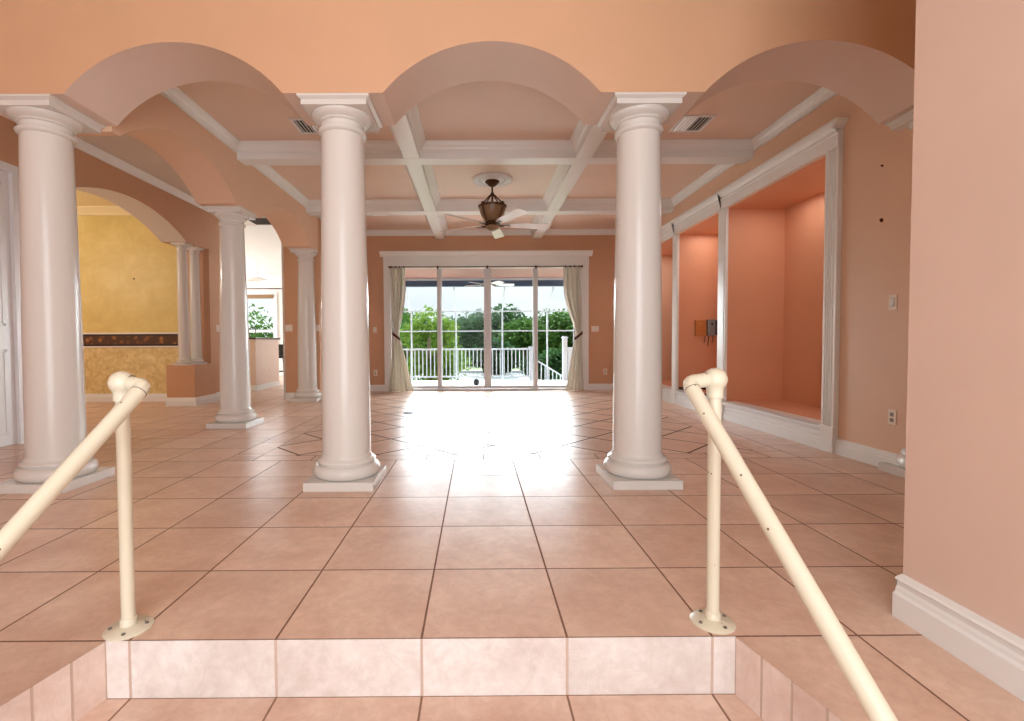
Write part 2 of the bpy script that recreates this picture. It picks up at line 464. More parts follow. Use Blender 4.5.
# yellow room
mb = MB(); mb.box(-9.5, XH-.42, 6.95, 7.1, 1.23, 3.9); struct(mb.build('wall_yellow', M['yellow']), 'golden yellow faux finished wall above the border')
mb = MB(); mb.box(-9.5, XH-.42, 6.951, 7.1, 0, .985); struct(mb.build('wall_yellow_lower', M['yellow2']), 'mottled yellow wall below the border')
mb = MB(); mb.box(-9.5, XH-.42, 6.952, 7.1, .985, 1.23); struct(mb.build('trim_5', M['border']), 'brown leafy wallpaper border across the yellow wall')
mb = MB(); mb.box(-9.5, XH-.42, 6.93, 6.96, 1.205, 1.232); mb.box(-9.5, XH-.42, 6.93, 6.96, .968, .992); struct(mb.build('trim_6', M['white'], bevel=.004), 'two thin white rails edging the wallpaper border')
mb = MB(); mb.box(-9.6, -9.5, 2.0, 7.1, 0, 3.9); mb.box(-9.5, XH-.42, 2.0, 2.1, 0, 3.9); struct(mb.build('wall_yellow_side', M['yellow']), 'yellow side walls')
# ceilings
mb = MB(); mb.box(XL, XR+.9, YB, YW, ZC, ZC+.1); struct(mb.build('ceiling', M['ceiling']), 'pink coffered ceiling panels')
mb = MB(); mb.box(-9.5, XLL, YB, 8.3, ZH, ZH+.1)
struct(mb.build('ceiling', M['hallceil']), 'pale hall ceiling')
mb = MB(); mb.box(-9.5, 5, -4.2, YF, ZT, ZT+.1); struct(mb.build('ceiling', M['hallceil']), 'high entry ceiling')
# tray recess band in the yellow room
mb = MB(); mb.box(-9.4, -6.35, 3.2, 6.35, ZH-.004, ZH-.001); struct(mb.build('ceiling', M['red']), 'red painted tray in the yellow room ceiling')
mb = MB(); mb.sweep_rect([(0,0),(.10,0),(.10,-.03),(.05,-.05),(0,-.05)], -9.45, -6.28, 3.1, 6.42, ZH); struct(mb.build('trim_7', M['yceil']), 'cream moulding around the tray')
mb = MB(); prof_line(mb, [(0,0),(-.13,0),(-.12,-.03),(-.05,-.10),(-.03,-.14),(0,-.14)], (-9.5,6.95,ZH), (XH-.42,6.95,ZH), (0,1,0)); struct(mb.build('trim_8', M['yceil']), 'cream crown moulding above the yellow wall')
mb = MB(); mb.box(-6.28, XH-.421, 2.1, 6.95, ZH-.006, ZH-.002); struct(mb.build('ceiling', M['yceil']), 'cream ceiling of the yellow room')

# kitchen beyond the hall
mb = MB(); mb.box(-9.5, XLL+.0, 13.6, 13.75, 0, .98); mb.box(-9.5, -6.75, 13.6, 13.75, .98, 2.55); mb.box(-5.72, -2, 13.6, 13.75, .98, 2.55); mb.box(-9.5, -2, 13.6, 13.75, 2.55, 4.2)
mb.box(-2.9, -2.73, 7.3, 13.6, 0, 4.2); mb.box(-9.6, -9.5, 7.1, 13.6, 0, 4.2); mb.box(XH-.42, XH-.3, 7.75, 8.0, 0, 3.9)
struct(mb.build('wall_kitchen', M['kwhite']), 'white kitchen walls')
mb = MB(); mb.prism([(-9.5, 8.3, 3.45), (-9.5, 13.7, 3.16), (-9.5, 13.7, 3.26), (-9.5, 8.3, 3.55)], (6.7, 0, 0)); struct(mb.build('ceiling', M['kwhite']), 'white kitchen ceiling')

# exterior shell behind the camera (foyer) with an entrance opening
mb = MB(); mb.box(-4.5, -.9, -4.3, -4.0, -.21, ZT); mb.box(2.0, XN, -4.3, -4.0, -.21, ZT); mb.box(-.9, 2.0, -4.3, -4.0, 3.6, ZT)
struct(mb.build('wall_entry', M['wall']), 'entry wall behind the viewer')
mb = MB(); mb.box(-9.6, XH-.42, -4.3, 2.0, 0, ZT)

# ------------------------------------------------------------------ coffer beams, crowns, baseboards
BX = [(-.145, .045), (1.89, 2.08)]; BY = [(4.08, 4.29), (6.37, 6.60)]
n = 9
for (y0, y1) in BY:
    mb = MB(); mb.box(XL, XR, y0, y1, ZBM, ZC-.001); struct(mb.build('trim_%d' % n, M['white'], bevel=.006), 'white cross beam of the coffered ceiling'); n += 1
for (x0, x1) in BX:
    mb = MB()
    for (y0, y1) in ((YB, 4.08), (4.29, 6.37), (6.60, YW)): mb.box(x0, x1, y0+.001, y1-.001, ZBM+.002, ZC-.001)
    struct(mb.build('trim_%d' % n, M['white'], bevel=.006), 'white long beam of the coffered ceiling'); n += 1
CR = [(0, 0), (.085, 0), (.085, -.012), (.07, -.022), (.062, -.04), (.038, -.062), (.03, -.082), (.016, -.09), (.014, -.108), (0, -.108)]
xs = [XL, BX[0][0], BX[0][1], BX[1][0], BX[1][1], XR]; ys = [YB, BY[0][0], BY[0][1], BY[1][0], BY[1][1], YW]
for i in range(3):
    for j in range(3):
        mb = MB(); mb.sweep_rect(CR, xs[2*i], xs[2*i+1], ys[2*j], ys[2*j+1], ZC-.0005)
        struct(mb.build('trim_%d' % n, M['white']), 'white crown moulding inside a ceiling coffer'); n += 1
HC = [(0, 0), (.09, 0), (.09, -.014), (.07, -.03), (.035, -.065), (.02, -.085), (0, -.09)]
mb = MB(); prof_line(mb, HC, (XH, YB, ZH), (XH, 7.75, ZH), (1, 0, 0)); struct(mb.build('trim_%d' % n, M['white']), 'white crown moulding along the hall wall'); n += 1

BB = [(0, 0), (.035, 0), (.035, .085), (.028, .092), (.028, .108), (.022, .118), (.022, .128), (.012, .138), (0, .138)]
def baseboard(name, p0, p1, u, prof=BB, mat='white'):
    mb = MB(); prof_line(mb, prof, p0, p1, u); return struct(mb.build(name, M[mat]), 'white moulded baseboard')
baseboard('baseboard_back', (XL, YW, 0), (-1.235, YW, 0), (0, -1, 0))
baseboard('baseboard_back', (3.075, YW, 0), (XR, YW, 0), (0, -1, 0))
baseboard('baseboard_right', (XR, 1.66, 0), (XR, 2.685, 0), (-1, 0, 0))
baseboard('baseboard_right', (XR, .14, 0), (XR, 1.64, 0), (-1, 0, 0))
mb = MB()
BB2 = [(0, 0), (.047, 0), (.047, .088), (.036, .096), (.036, .108), (.030, .118), (.030, .135), (.040, .142), (.034, .150), (.012, .158), (0, .158)]
prof_line(mb, BB2, (XN+.010, -4, 0), (XN+.010, .121, 0), (-1, 0, 0))
prof_line(mb, [(0, 0), (.012, 0), (.012, .15), (0, .15)], (XN+.02, .12, 0), (XR, .12, 0), (0, 1, 0))
struct(mb.build('baseboard_near', M['white']), 'tall white moulded baseboard under the large pink wall')
baseboard('baseboard_yellow', (-9.5, 6.95, 0), (XH-.42, 6.95, 0), (0, -1, 0))
baseboard('baseboard_hall', (XH, 6.96, 0), (XH, 7.75, 0), (1, 0, 0))
mb = MB(); prof_line(mb, BB, (-2.73, 6.97, 0), (XL, 6.97, 0), (0, -1, 0)); struct(mb.build('baseboard_pier', M['white']), 'white baseboard at the arcade pier')
baseboard('baseboard_left', (XL, 6.97, 0), (XL, YW, 0), (1, 0, 0))
baseboard('baseboard_kitchen', (-9.5, 13.6, 0), (-2.9, 13.6, 0), (0, -1, 0))

# ------------------------------------------------------------------ columns
def make_column(label, loc, H=ZS, scale=1.0, cap=1.0, group='tall white round columns'):
    c = empty('column', loc, 0, label, 'column', group)
    k = scale; h = .243*k
    mb = MB(); mb.box(-h, h, -h, h, 0, .062*k); mb.build('plinth', M['column'], c, bevel=.004)
    mb = MB()
    pr = [(.20*k, .062*k)]
    pr += [(.20*k+.040*k*sin(a), .062*k+.046*k*(1-cos(a))) for a in [PI*i/12 for i in range(1, 12)]]
    pr += [(.20*k, .154*k), (.196*k, .162*k), (.208*k, .166*k), (.212*k, .176*k), (.206*k, .188*k), (.19*k, .194*k), (.183*k, .205*k), (.177*k, .225*k)]
    mb.lathe(pr, seg=64); mb.build('base', M['column'], c, smooth=50)
    mb = MB(); z0, z1 = .205*k, H-.19*k
    pr = []
    for i in range(25):
        t = i/24; r = .174*k-(.174-.149*cap)*k*(t**1.6)
        pr.append((r, z0+(z1-z0)*t))
    mb.lathe(pr, seg=64); mb.build('shaft', M['column'], c, smooth=60)
    mb = MB(); b = H-.19*k
    pr = [(.149*k, b-.01*k), (.165*k, b), (.172*k, b+.010*k), (.172*k, b+.018*k), (.163*k, b+.028*k), (.152*k, b+.032*k), (.152*k, b+.066*k),
          (.160*k, b+.068*k), (.168*k, b+.074*k), (.166*k, b+.082*k), (.178*k, b+.088*k), (.196*k, b+.098*k), (.208*k, b+.110*k), (.213*k, b+.124*k), (.212*k, b+.128*k)]
    mb.lathe([(r*cap, z) for r, z in pr], seg=64)
    mb.build('capital', M['column'], c, smooth=50)
    mb = MB(); a = .222*k*cap; e = .243*k*cap; z = b+.126*k
    mb.box(-a, a, -a, a, z, z+.034*k)
    # flared top fillet
    v = [[mb.bm.verts.new((sx*q, sy*q, zz)) for sx, sy in ((-1,-1),(1,-1),(1,1),(-1,1))] for q, zz in ((a, z+.034*k), (e, z+.050*k), (e, H-.0005))]
    for p, q in zip(v, v[1:]):
        for i in range(4): mb.bm.faces.new((p[i], p[(i+1) % 4], q[(i+1) % 4], q[i]))
    mb.bm.faces.new(v[0][::-1]); mb.bm.faces.new(v[-1])
    mb.build('abacus', M['column'], c)
    return c
YC = 1.888
c1 = make_column('tall white round column in the front row, leftmost one beside the left handrail', (-2.40, YC, 0))
dup(c1, loc=(-.258, YC, 0), label='tall white round column in the front row, standing left of the centre arch')
dup(c1, loc=(1.892, YC, 0), label='tall white round column in the front row, standing right of the centre arch')
dup(c1, loc=(4.14, YC, 0), label='white half hidden column against the right wall, only its capital and base edge peeping past the pink wall')
c2 = make_column(loc=(-2.325, 4.37, 0), H=2.675, cap=.90, label='white round column between the two side arches, in front of the kitchen opening')
dup(c2, loc=(-2.33, 6.97, 0), label='white half-engaged column on the terracotta pier at the end of the side arcade')
# pedestal with its pair of small columns
p = empty('pedestal', (-4.21, 6.605, 0), 0, 'low salmon pedestal block carrying two small white columns at the yellow room arch', 'pedestal')
mb = MB(); mb.box(-.215, .25, -.325, .325, 0, .672); mb.build('body', M['terracotta'], p, bevel=.003)
mb = MB()
prof_line(mb, BB, (-.215,-.3255,0), (.285,-.3255,0), (0,-1,0)); prof_line(mb, BB, (.2505,-.3252,0), (.2505,.325,0), (1,0,0))
mb.build('baseboard', M['white'], p)
s1 = make_column('small slender white column on the pedestal, nearer one next to the yellow wall', (-4.21, 6.43, .672), H=2.70-.672, scale=.50, group='small columns on the pedestal')
dup(s1, loc=(-4.21, 6.775, .672), label='small slender white column on the pedestal, farther one next to the salmon wall')
mb = MB(); mb.box(XH-.43, XH+.03, 6.22, 7.75, 2.655, 2.705); o = mb.build('trim_%d' % n, M['white'], bevel=.008); n += 1
bpy.data.objects.remove(o)

# ------------------------------------------------------------------ niche frame on the right wall
XF = 3.955
def fluted(mb, y0, y1, z0, z1, nf):
    """fluted pilaster strip facing -X between XF and XR"""
    w = y1-y0; m = w*.13; fw = (w-2*m)/nf; pts = [(XR+.001, y0), (XF, y0), (XF, y0+m)]
    for i in range(nf):
        a = y0+m+fw*i
        pts += [(XF, a+fw*.15), (XF+.012, a+fw*.3), (XF+.012, a+fw*.7), (XF, a+fw*.85)]
    pts += [(XF, y1-m), (XF, y1), (XR+.001, y1)]
    mb.prism([(a, b, z0) for a, b in pts], (0, 0, z1-z0))
jambs = [(2.69, 2.85, 4), (4.64, 4.84, 0), (6.15, 6.34, 0), (8.15, 8.325, 4)]
names = ['white fluted jamb at the near end of the wall niches', 'first white mullion between the wall niches', 'second white mullion between the wall niches', 'white fluted jamb at the far end of the wall niches']
for (y0, y1, nf), lb in zip(jambs, names):
    mb = MB()
    if nf: fluted(mb, y0, y1, .235, 2.78, nf)
    else:
        mb.box(XF+.012, XR+.002, y0, y1, .235, 2.78); mb.box(XF+.004, XF+.02, y0+.03, y1-.03, .235, 2.77)
    struct(mb.build('trim_%d' % n, M['white'], bevel=.003), lb); n += 1
    mb = MB(); mb.box(XF-.010, XR, y0-.004, y1+.004, 0, .24); struct(mb.build('trim_%d' % n, M['white'], bevel=.004), 'plinth block, '+lb); n += 1
NB = [(0, 0), (.045, 0), (.045, .07), (.038, .078), (.038, .10), (.030, .106), (.030, .125), (.036, .13), (.036, .15), (.028, .156), (.028, .178), (.04, .185), (.05, .205), (.05, .225), (.0, .237)]
for (y0, y1) in NY:
    mb = MB(); prof_line(mb, NB, (XR, y0, 0), (XR, y1, 0), (-1, 0, 0)); prof_line(mb, [(0, .236), (.05, .236), (.05, .240), (-.12, .240), (-.12, .236)], (XR, y0, 0), (XR, y1, 0), (-1, 0, 0))
    struct(mb.build('baseboard_niche', M['white']), 'stepped white base under a wall niche')
EN = [(0, 2.77), (.05, 2.77), (.05, 2.885), (.058, 2.893), (.058, 2.905), (.052, 2.912), (.052, 2.925), (.075, 2.955), (.105, 2.975), (.105, 3.0), (0, 3.0)]
mb = MB()
for a_, b_ in ((2.69, 4.746), (4.754, 6.241), (6.249, 8.325)): prof_line(mb, EN, (XR, a_, 0), (XR, b_, 0), (-1, 0, 0))
prof_line(mb, [(0, 2.925), (.055, 2.975), (.055, 3.0), (0, 3.0)], (XR, 2.6895, 0), (XR-.104, 2.6895, 0), (0, -1, 0))
struct(mb.build('trim_%d' % n, M['white']), 'white moulded header running over the wall niches'); n += 1
mb = MB(); mb.box(XR-.04, XR-.001, 4.7462, 4.7538, 2.772, 2.995); mb.box(XR-.04, XR-.001, 6.2412, 6.2488, 2.772, 2.995)
struct(mb.build('trim_%d' % n, M['slot']), 'grey joints in the niche header'); n += 1

# ------------------------------------------------------------------ far door casing + slider
mb = MB()
mb.box(-1.235, OX0, 8.44, YW+.001, 0, 2.60); mb.box(-1.215, OX0-.03, 8.43, 8.45, 0, 2.60)
mb.box(OX1, 3.072, 8.44, YW+.001, 0, 2.60); mb.box(OX1+.03, 3.05, 8.43, 8.45, 0, 2.60)
struct(mb.build('trim_%d' % n, M['white'], bevel=.004), 'white side casings of the sliding door'); n += 1
mb = MB()
mb.box(-1.235, 3.072, 8.43, YW+.001, 2.586, 2.83)
for i in range(4):
    w = (3.072+1.235)/4; a = -1.235+w*i+.05; b = -1.235+w*(i+1)-.05
    for q in ((a, b, 2.615, 2.635), (a, b, 2.785, 2.805), (a, a+.02, 2.635, 2.785), (b-.02, b, 2.635, 2.785)): mb.box(q[0], q[1], 8.418, 8.44, q[2], q[3])
    if i: mb.box(a-.075, a-.025, 8.415, 8.44, 2.595, 2.825)
prof_line(mb, [(0, 2.83), (.075, 2.83), (.085, 2.85), (.10, 2.87), (.135, 2.90), (.145, 2.905), (.145, 2.93), (0, 2.93)], (-1.30, YW, 0), (3.14, YW, 0), (0, -1, 0))
struct(mb.build('trim_%d' % n, M['white'], bevel=.003), 'white panelled header over the sliding door'); n += 1

dr = struct(empty('door_1'), 'wide four-panel sliding glass door')
mb = MB(); mb.box(OX0-.02, OX1+.02, 8.53, 8.69, 0, .035); mb.box(OX0, OX1, 8.53, 8.69, 2.67, 2.72); mb.box(OX0, OX0+.05, 8.53, 8.69, .036, 2.67); mb.box(OX1-.05, OX1, 8.53, 8.69, .036, 2.67)
mb.build('frame', M['stile'], dr, bevel=.003)
cuts = [OX0+.05, -.075, .945, 1.965, OX1-.05]
for i in range(4):
    a, b = cuts[i], cuts[i+1]; yy = 8.57 if i in (1, 2) else 8.63
    if i == 0: b += .05
    if i == 3: a -= .05
    if i == 1: a -= .05
    if i == 2: b += .05
    mb = MB(); w = .078 if i in (1, 2) else .075
    mb.box(a, a+w, yy-.02, yy+.02, .04, 2.66); mb.box(b-w, b, yy-.02, yy+.02, .04, 2.66); mb.box(a+w, b-w, yy-.02, yy+.02, .04, .10); mb.box(a+w, b-w, yy-.02, yy+.02, 2.61, 2.66)
    pn = mb.build('door_panel', M['stile'], dr, bevel=.003)
    mb = MB(); mb.box(a+w-.005, b-w+.005, yy-.003, yy+.003, .095, 2.615); mb.build('glass', M['glass'], pn)
mb = MB(); mb.tube([(.90, 8.545, 1.0), (.90, 8.525, 1.02), (.90, 8.525, 1.2), (.90, 8.545, 1.22)], .008, 8); mb.build('handle', M['stile'], dr, smooth=60)

# white panelled door in the hall wall
dr = struct(empty('door_2'), 'white panelled door at the left edge')
mb = MB(); mb.box(XH-.05, XH-.01, 2.38, 3.30, .005, 2.78)
for (z0, z1) in ((.12, .98), (1.22, 2.66)):
    for (y0, y1) in ((2.47, 2.80), (2.90, 3.22)):
        mb.box(XH-.012, XH-.002, y0, y1, z0, z0+.03); mb.box(XH-.012, XH-.002, y0, y1, z1-.03, z1); mb.box(XH-.012, XH-.002, y0, y0+.03, z0, z1); mb.box(XH-.012, XH-.002, y1-.03, y1, z0, z1)
        mb.box(XH-.012, XH-.004, y0+.06, y1-.06, z0+.06, z1-.06)
mb.build('door_leaf', M['door'], dr, bevel=.003)
mb = MB(); mb.box(XH-.012, XH+.03, 3.30, 3.375, 0, 2.779); mb.box(XH-.012, XH+.03, 2.305, 3.375, 2.78, 2.86); mb.box(XH-.012, XH+.03, 2.305, 2.38, 0, 2.779); mb.build('casing', M['door'], dr, bevel=.004)

# ------------------------------------------------------------------ curtains
def curtain(label, x0, x1, tie_x, bot, flip):
    root = empty('curtain', ((x0+x1)/2, 8.36, 0), 0, label, 'curtain', 'cream tied-back curtains at the sliding door')
    cx = (x0+x1)/2
    mb = MB(); nu, nv = 72, 60; top = 2.565; G = []
    zt = 1.16
    for j in range(nv+1):
        v = j/nv; z = top*(1-v)+.008
        if z > zt:
            t = (top-z)/(top-zt); e = t*t*(3-2*t)
            e = e**2.4
            l = x0*(1-e)+(tie_x-.055)*e; r = x1*(1-e)+(tie_x+.055)*e
            if flip: l = x0*(1-e)+(tie_x-.055)*e
        else:
            t = (zt-z)/zt; e = t**.85
            l = (tie_x-.055)*(1-e)+bot[0]*e; r = (tie_x+.055)*(1-e)+bot[1]*e
        pinch = math.exp(-((z-zt)/.16)**2)
        row = []
        for i in range(nu+1):
            u = i/nu; ph = u*2*PI*4.5+.8*sin(v*4+u*5)
            a = (.044+.016*sin(u*9+1)) * (1-.65*pinch)
            y = a*sin(ph)+.012*sin(ph*2.3+v*6)
            x = l+(r-l)*(u+.012*sin(ph*2))+.006*sin(v*9+u*11)
            row.append(mb.bm.verts.new((x-cx, y, z)))
        G.append(row)
    for j in range(nv):
        for i in range(nu): mb.bm.faces.new((G[j][i], G[j][i+1], G[j+1][i+1], G[j+1][i]))
    o = mb.build('drape', M['fabric'], root, smooth=80, recalc=False)
    sd = o.modifiers.new('thick', 'SOLIDIFY'); sd.thickness = .004
    mb = MB()   # tie-back band sloping up to the casing
    pts = []
    sgn = -1 if not flip else 1
    for i in range(33):
        a = 2*PI*i/32
        x = tie_x-cx+.085*cos(a)*1.0; y = .062*sin(a); z = zt+sgn*(.085*cos(a))*.75
        pts.append((x, y, z))
    ring = []
    for (x, y, z) in pts[:-1]:
        ring.append([mb.bm.verts.new((x, y, z-.028)), mb.bm.verts.new((x, y, z+.028))])
    for i in range(32):
        a, b = ring[i], ring[(i+1) % 32]; mb.bm.faces.new((a[0], b[0], b[1], a[1]))
    o = mb.build('tieback', M['tie'], root, smooth=60); sd = o.modifiers.new('thick', 'SOLIDIFY'); sd.thickness = .008
    o['label'] = 'dark brown tieback'
    for i in range(4):
        x = x0+(x1-x0)*(i+.5)/4-cx
        mb = MB(); mb.tube([(x, .028*cos(radians(a)), 2.595+.028*sin(radians(a))) for a in range(0, 361, 24)], .005, 6)
        mb.build('curtain_ring', M['bronze'], root, smooth=60)
    return root
curtain('cream tied-back curtain hanging at the left end of the sliding door', -1.085, -.76, -.96, (-1.14, -.62), False)
curtain('cream tied-back curtain hanging at the right end of the sliding door', 2.52, 2.90, 2.84, (2.56, 2.95), True)
rod = empty('curtain_rod', (.91, 8.36, 2.60), 0, 'thin dark curtain rod across the top of the sliding door', 'curtain rod')
mb = MB(); mb.tube([(-2.0, 0, 0), (2.0, 0, 0)], .010, 10); mb.build('rod', M['bronze'], rod, smooth=60)
for x in (-2.0, 2.0):
    mb = MB(); mb.ball((x, 0, 0), .024); mb.build('finial', M['bronze'], rod, smooth=60)
for x in (-1.01, 0.03, 1.05):
    mb = MB(); mb.tube([(x, .0, 0), (x, .068, .0)], .009, 8); mb.box(x-.02, x+.02, .055, .070, -.03, .03); mb.build('bracket', M['bronze'], rod)

# ------------------------------------------------------------------ ceiling fans
def fan(loc, label, zc, drop, angs, R, outdoor=False):
    """loc xy; zc ceiling; origin at ceiling"""
    f = empty('ceiling_fan', (loc[0], loc[1], zc), 0, label, 'ceiling fan')
    if not outdoor:
        mb = MB(); pr = [(.0, -.0005), (.285, -.0005), (.29, -.01), (.28, -.024), (.262, -.030), (.245, -.022), (.235, -.014), (.15, -.014), (.14, -.024), (.115, -.030), (0, -.030)]
        mb.lathe(pr, seg=48)
        for k in range(24):
            a = 2*PI*k/24; mb.ball((.19*cos(a), .19*sin(a), -.016), .017, .7)
        mb.build('medallion', M['white'], f, smooth=40)['label'] = 'white moulded ceiling rosette'
        mb = MB(); mb.lathe([(0, -.028), (.10, -.028), (.105, -.045), (.075, -.068), (.07, -.078), (.045, -.10), (.02, -.11), (0, -.11)], seg=32); mb.build('canopy', M['bronze'], f, smooth=40)
        mb = MB(); mb.tube([(0, 0, -.10), (0, 0, -.42)], .013, 12); mb.lathe([(.0, -.19), (.024, -.195), (.026, -.225), (0, -.235)], seg=16); mb.build('downrod', M['bronze'], f, smooth=50)
        for k in range(4):
            a = radians(45+90*k)
            mb = MB(); mb.tube([(.012*cos(a), .012*sin(a), -.215), (.06*cos(a), .06*sin(a), -.25), (.12*cos(a), .12*sin(a), -.31), (.185*cos(a), .185*sin(a), -.375)], .010, 8)
            mb.tube([(.19*cos(a), .19*sin(a), -.36), (.215*cos(a), .215*sin(a), -.375), (.21*cos(a), .21*sin(a), -.41), (.195*cos(a), .195*sin(a), -.46), (.165*cos(a), .165*sin(a), -.53), (.12*cos(a), .12*sin(a), -.60)], .014, 8)
            mb.build('cage_arm', M['bronze'], f, smooth=50)
        mb = MB(); mb.lathe([(0, -.372), (.12, -.368), (.18, -.372), (.197, -.385), (.197, -.405), (.19, -.425), (.18, -.47), (.155, -.53), (.115, -.585), (.09, -.605), (0, -.605)], seg=40); mb.build('motor_urn', M['urn'], f, smooth=45)
        mb = MB(); mb.lathe([(.19, -.376), (.205, -.38), (.207, -.395), (.20, -.41), (.185, -.40)], seg=40); mb.build('band', M['bronze'], f, smooth=45)
        mb = MB(); mb.lathe([(0, -.60), (.095, -.60), (.11, -.615), (.115, -.64), (.10, -.66), (.075, -.668), (0, -.668)], seg=32); mb.build('hub', M['bronze'], f, smooth=45)
        mb = MB(); mb.lathe([(.09, -.665), (.098, -.675), (.09, -.70), (.065, -.725), (.03, -.742), (0, -.746)], seg=32); mb.build('light_bowl', M['urn'], f, smooth=45)
        zb = -.655
    else:
        mb = MB(); mb.lathe([(0, 0), (.07, 0), (.07, -.03), (.02, -.06), (.012, -.06), (.012, -.18), (.05, -.20), (.09, -.22), (.09, -.28), (.05, -.30), (0, -.30)], seg=24); mb.build('motor', M['white'], f, smooth=45)
        zb = -.27
    src = None
    for a in angs:
        mb = MB(); pts = []
        r0, r1 = .17, R
        prof = [(r0, .040), (r0+.08, .055), (r0+.3*(R-.17), .070), (r1-.06, .082), (r1-.015, .075), (r1, .045)]
        up = [(x, w) for x, w in prof]; lo = [(x, -w) for x, w in prof[::-1]]
        out = up+lo; tilt = radians(-13)
        mb.prism([(x, w*cos(tilt), zb+w*sin(tilt)) for x, w in out], (0, 0, .008))
        b = mb.build('blade', M['blade'] if not outdoor else M['white'], f); b.rotation_euler.z = radians(a)
        mb = MB(); mb.tube([(.08, 0, zb-.004), (.13, .0, zb-.012), (.17, 0, zb-.008)], .014, 8)
        mb.prism([(.16, -.035, zb-.014), (.25, -.022, zb-.010), (.27, 0, zb-.010), (.25, .022, zb-.006), (.16, .035, zb-.004)], (0, 0, .006))
        mb.build('blade_iron', M['bronze'], b)
    return f
fan((.945, 5.34), 'bronze ceiling fan with an urn shaped motor and five pale blades under the coffered ceiling', ZC, .6, (80, 8, -64, -137, 153), .86)
fan((1.0, 9.75), 'small white ceiling fan on the porch ceiling outside the sliding door', 2.66, .3, (10, 82, 154, 226, 298), .62, True)

# ------------------------------------------------------------------ vents
def vent(x0, x1, y0, y1, z, label, nsl, mat='dark', axis='x'):
    v = empty('ceiling_vent', ((x0+x1)/2, (y0+y1)/2, z), 0, label, 'vent', 'air vents in the ceiling')
    hx, hy = (x1-x0)/2, (y1-y0)/2
    mb = MB(); b = .028
    for q in ((-hx, hx, -hy, -hy+b), (-hx, hx, hy-b, hy), (-hx, -hx+b, -hy+b, hy-b), (hx-b, hx, -hy+b, hy-b)): mb.box(*q, -.014, -.0005)
    mb.build('frame', M['white'], v, bevel=.003)
    mb = MB(); mb.box(-hx+b, hx-b, -hy+b, hy-b, -.004, -.001); mb.build('backing', M[mat], v)
    mb = MB()
    for i in range(nsl):
        t = (i+.5)/nsl
        if axis == 'x':
            x = -hx+b+(2*hx-2*b)*t; s = 1 if t < .5 else -1
            mb.prism([(x-.012*s, -hy+b, -.002), (x-.009*s, -hy+b, -.002), (x+.014*s, -hy+b, -.016), (x+.011*s, -hy+b, -.016)], (0, 2*hy-2*b, 0))
        else:
            y = -hy+b+(2*hy-2*b)*t
            mb.prism([(-hx+b, y-.012, -.002), (-hx+b, y-.009, -.002), (-hx+b, y+.014, -.016), (-hx+b, y+.011, -.016)], (2*hx-2*b, 0, 0))
    mb.build('slats', M['white' if axis == 'x' else 'dark'], v)
    return v
vent(2.865, 3.215, 3.40, 3.78, ZC, 'square white air vent in the ceiling to the right of the right front column', 8)
vent(-1.24, -.89, 3.44, 3.80, ZC, 'square white air vent in the ceiling half hidden by the left front column', 8)
vent(-1.18, -.93, 7.13, 7.28, ZC, 'small ceiling vent near the far wall on the left side of the fan', 5)
vent(3.0, 3.25, 7.10, 7.25, ZC, 'small ceiling vent near the far wall on the right side of the fan', 5)
v = vent(-3.78, -3.2, 7.62, 8.2, ZH, 'dark grey return air grille in the pale ceiling by the kitchen', 14, axis='y')

# ------------------------------------------------------------------ switches and outlets
def plate(loc, rz, label, kind='switch', w=.075, cat=None):
    """built facing -Y"""
    nm = {'switch': 'light_switch', 'outlet': 'wall_outlet', 'blank': 'wall_plate'}[kind]
    o = empty(nm, loc, rz, label, cat or {'switch': 'light switch', 'outlet': 'outlet', 'blank': 'wall plate'}[kind], 'ivory wall plates')
    mb = MB(); mb.box(-w/2, w/2, -.007, 0, -.06, .06); mb.build('cover_plate', M['plate'], o, bevel=.003)
    ng = max(1, round(w/.075))
    for i in range(ng):
        cx = -w/2+w*(i+.5)/ng
        if kind == 'switch':
            mb = MB(); mb.box(cx-.017, cx+.017, -.0085, -.006, -.034, .034); mb.build('recess', M['slot'], o)
            mb = MB(); mb.prism([(cx-.015, -.008, -.031), (cx-.015, -.014, -.028), (cx-.015, -.009, .031), (cx-.015, -.008, .031)], (.03, 0, 0)); mb.build('rocker', M['white'], o)
        elif kind == 'outlet':
            for z in (-.022, .022):
                mb = MB(); mb.box(cx-.016, cx+.016, -.009, -.006, z-.015, z+.015)
                s = mb.build('socket', M['slot'], o, bevel=.003)
                mb = MB(); mb.box(cx-.008, cx-.005, -.0095, -.008, z-.004, z+.007); mb.box(cx+.005, cx+.008, -.0095, -.008, z-.004, z+.007); mb.build('slots', M['black'], s)
    return o
plate((-2.655, 6.97, 1.30), 0, 'ivory double light switch on the terracotta pier left of the half-engaged column', 'switch', .13)
plate((-2.14, 6.97, 1.30), 0, 'ivory light switch on the terracotta pier right of the half-engaged column', 'switch', .06)
plate((-1.437, YW, 1.30), 0, 'ivory light switch on the far wall left of the sliding door', 'switch')
plate((-1.437, YW, .39), 0, 'ivory outlet low on the far wall left of the sliding door', 'outlet')
plate((3.22, YW, 1.30), 0, 'wide ivory light switch on the far wall right of the sliding door', 'switch', .16)
plate((3.44, YW, .395), 0, 'ivory outlet low on the far wall right of the sliding door', 'outlet')
plate((XR, 2.14, 1.33), -PI/2, 'ivory light switch on the right wall beside the fluted niche jamb', 'switch')
plate((XR, 2.125, .42), -PI/2, 'ivory outlet low on the right wall below the light switch', 'outlet')
plate((XH, 7.17, 1.31), PI/2, 'ivory switch on the salmon hall wall just left of the middle arcade column', 'switch', .10)
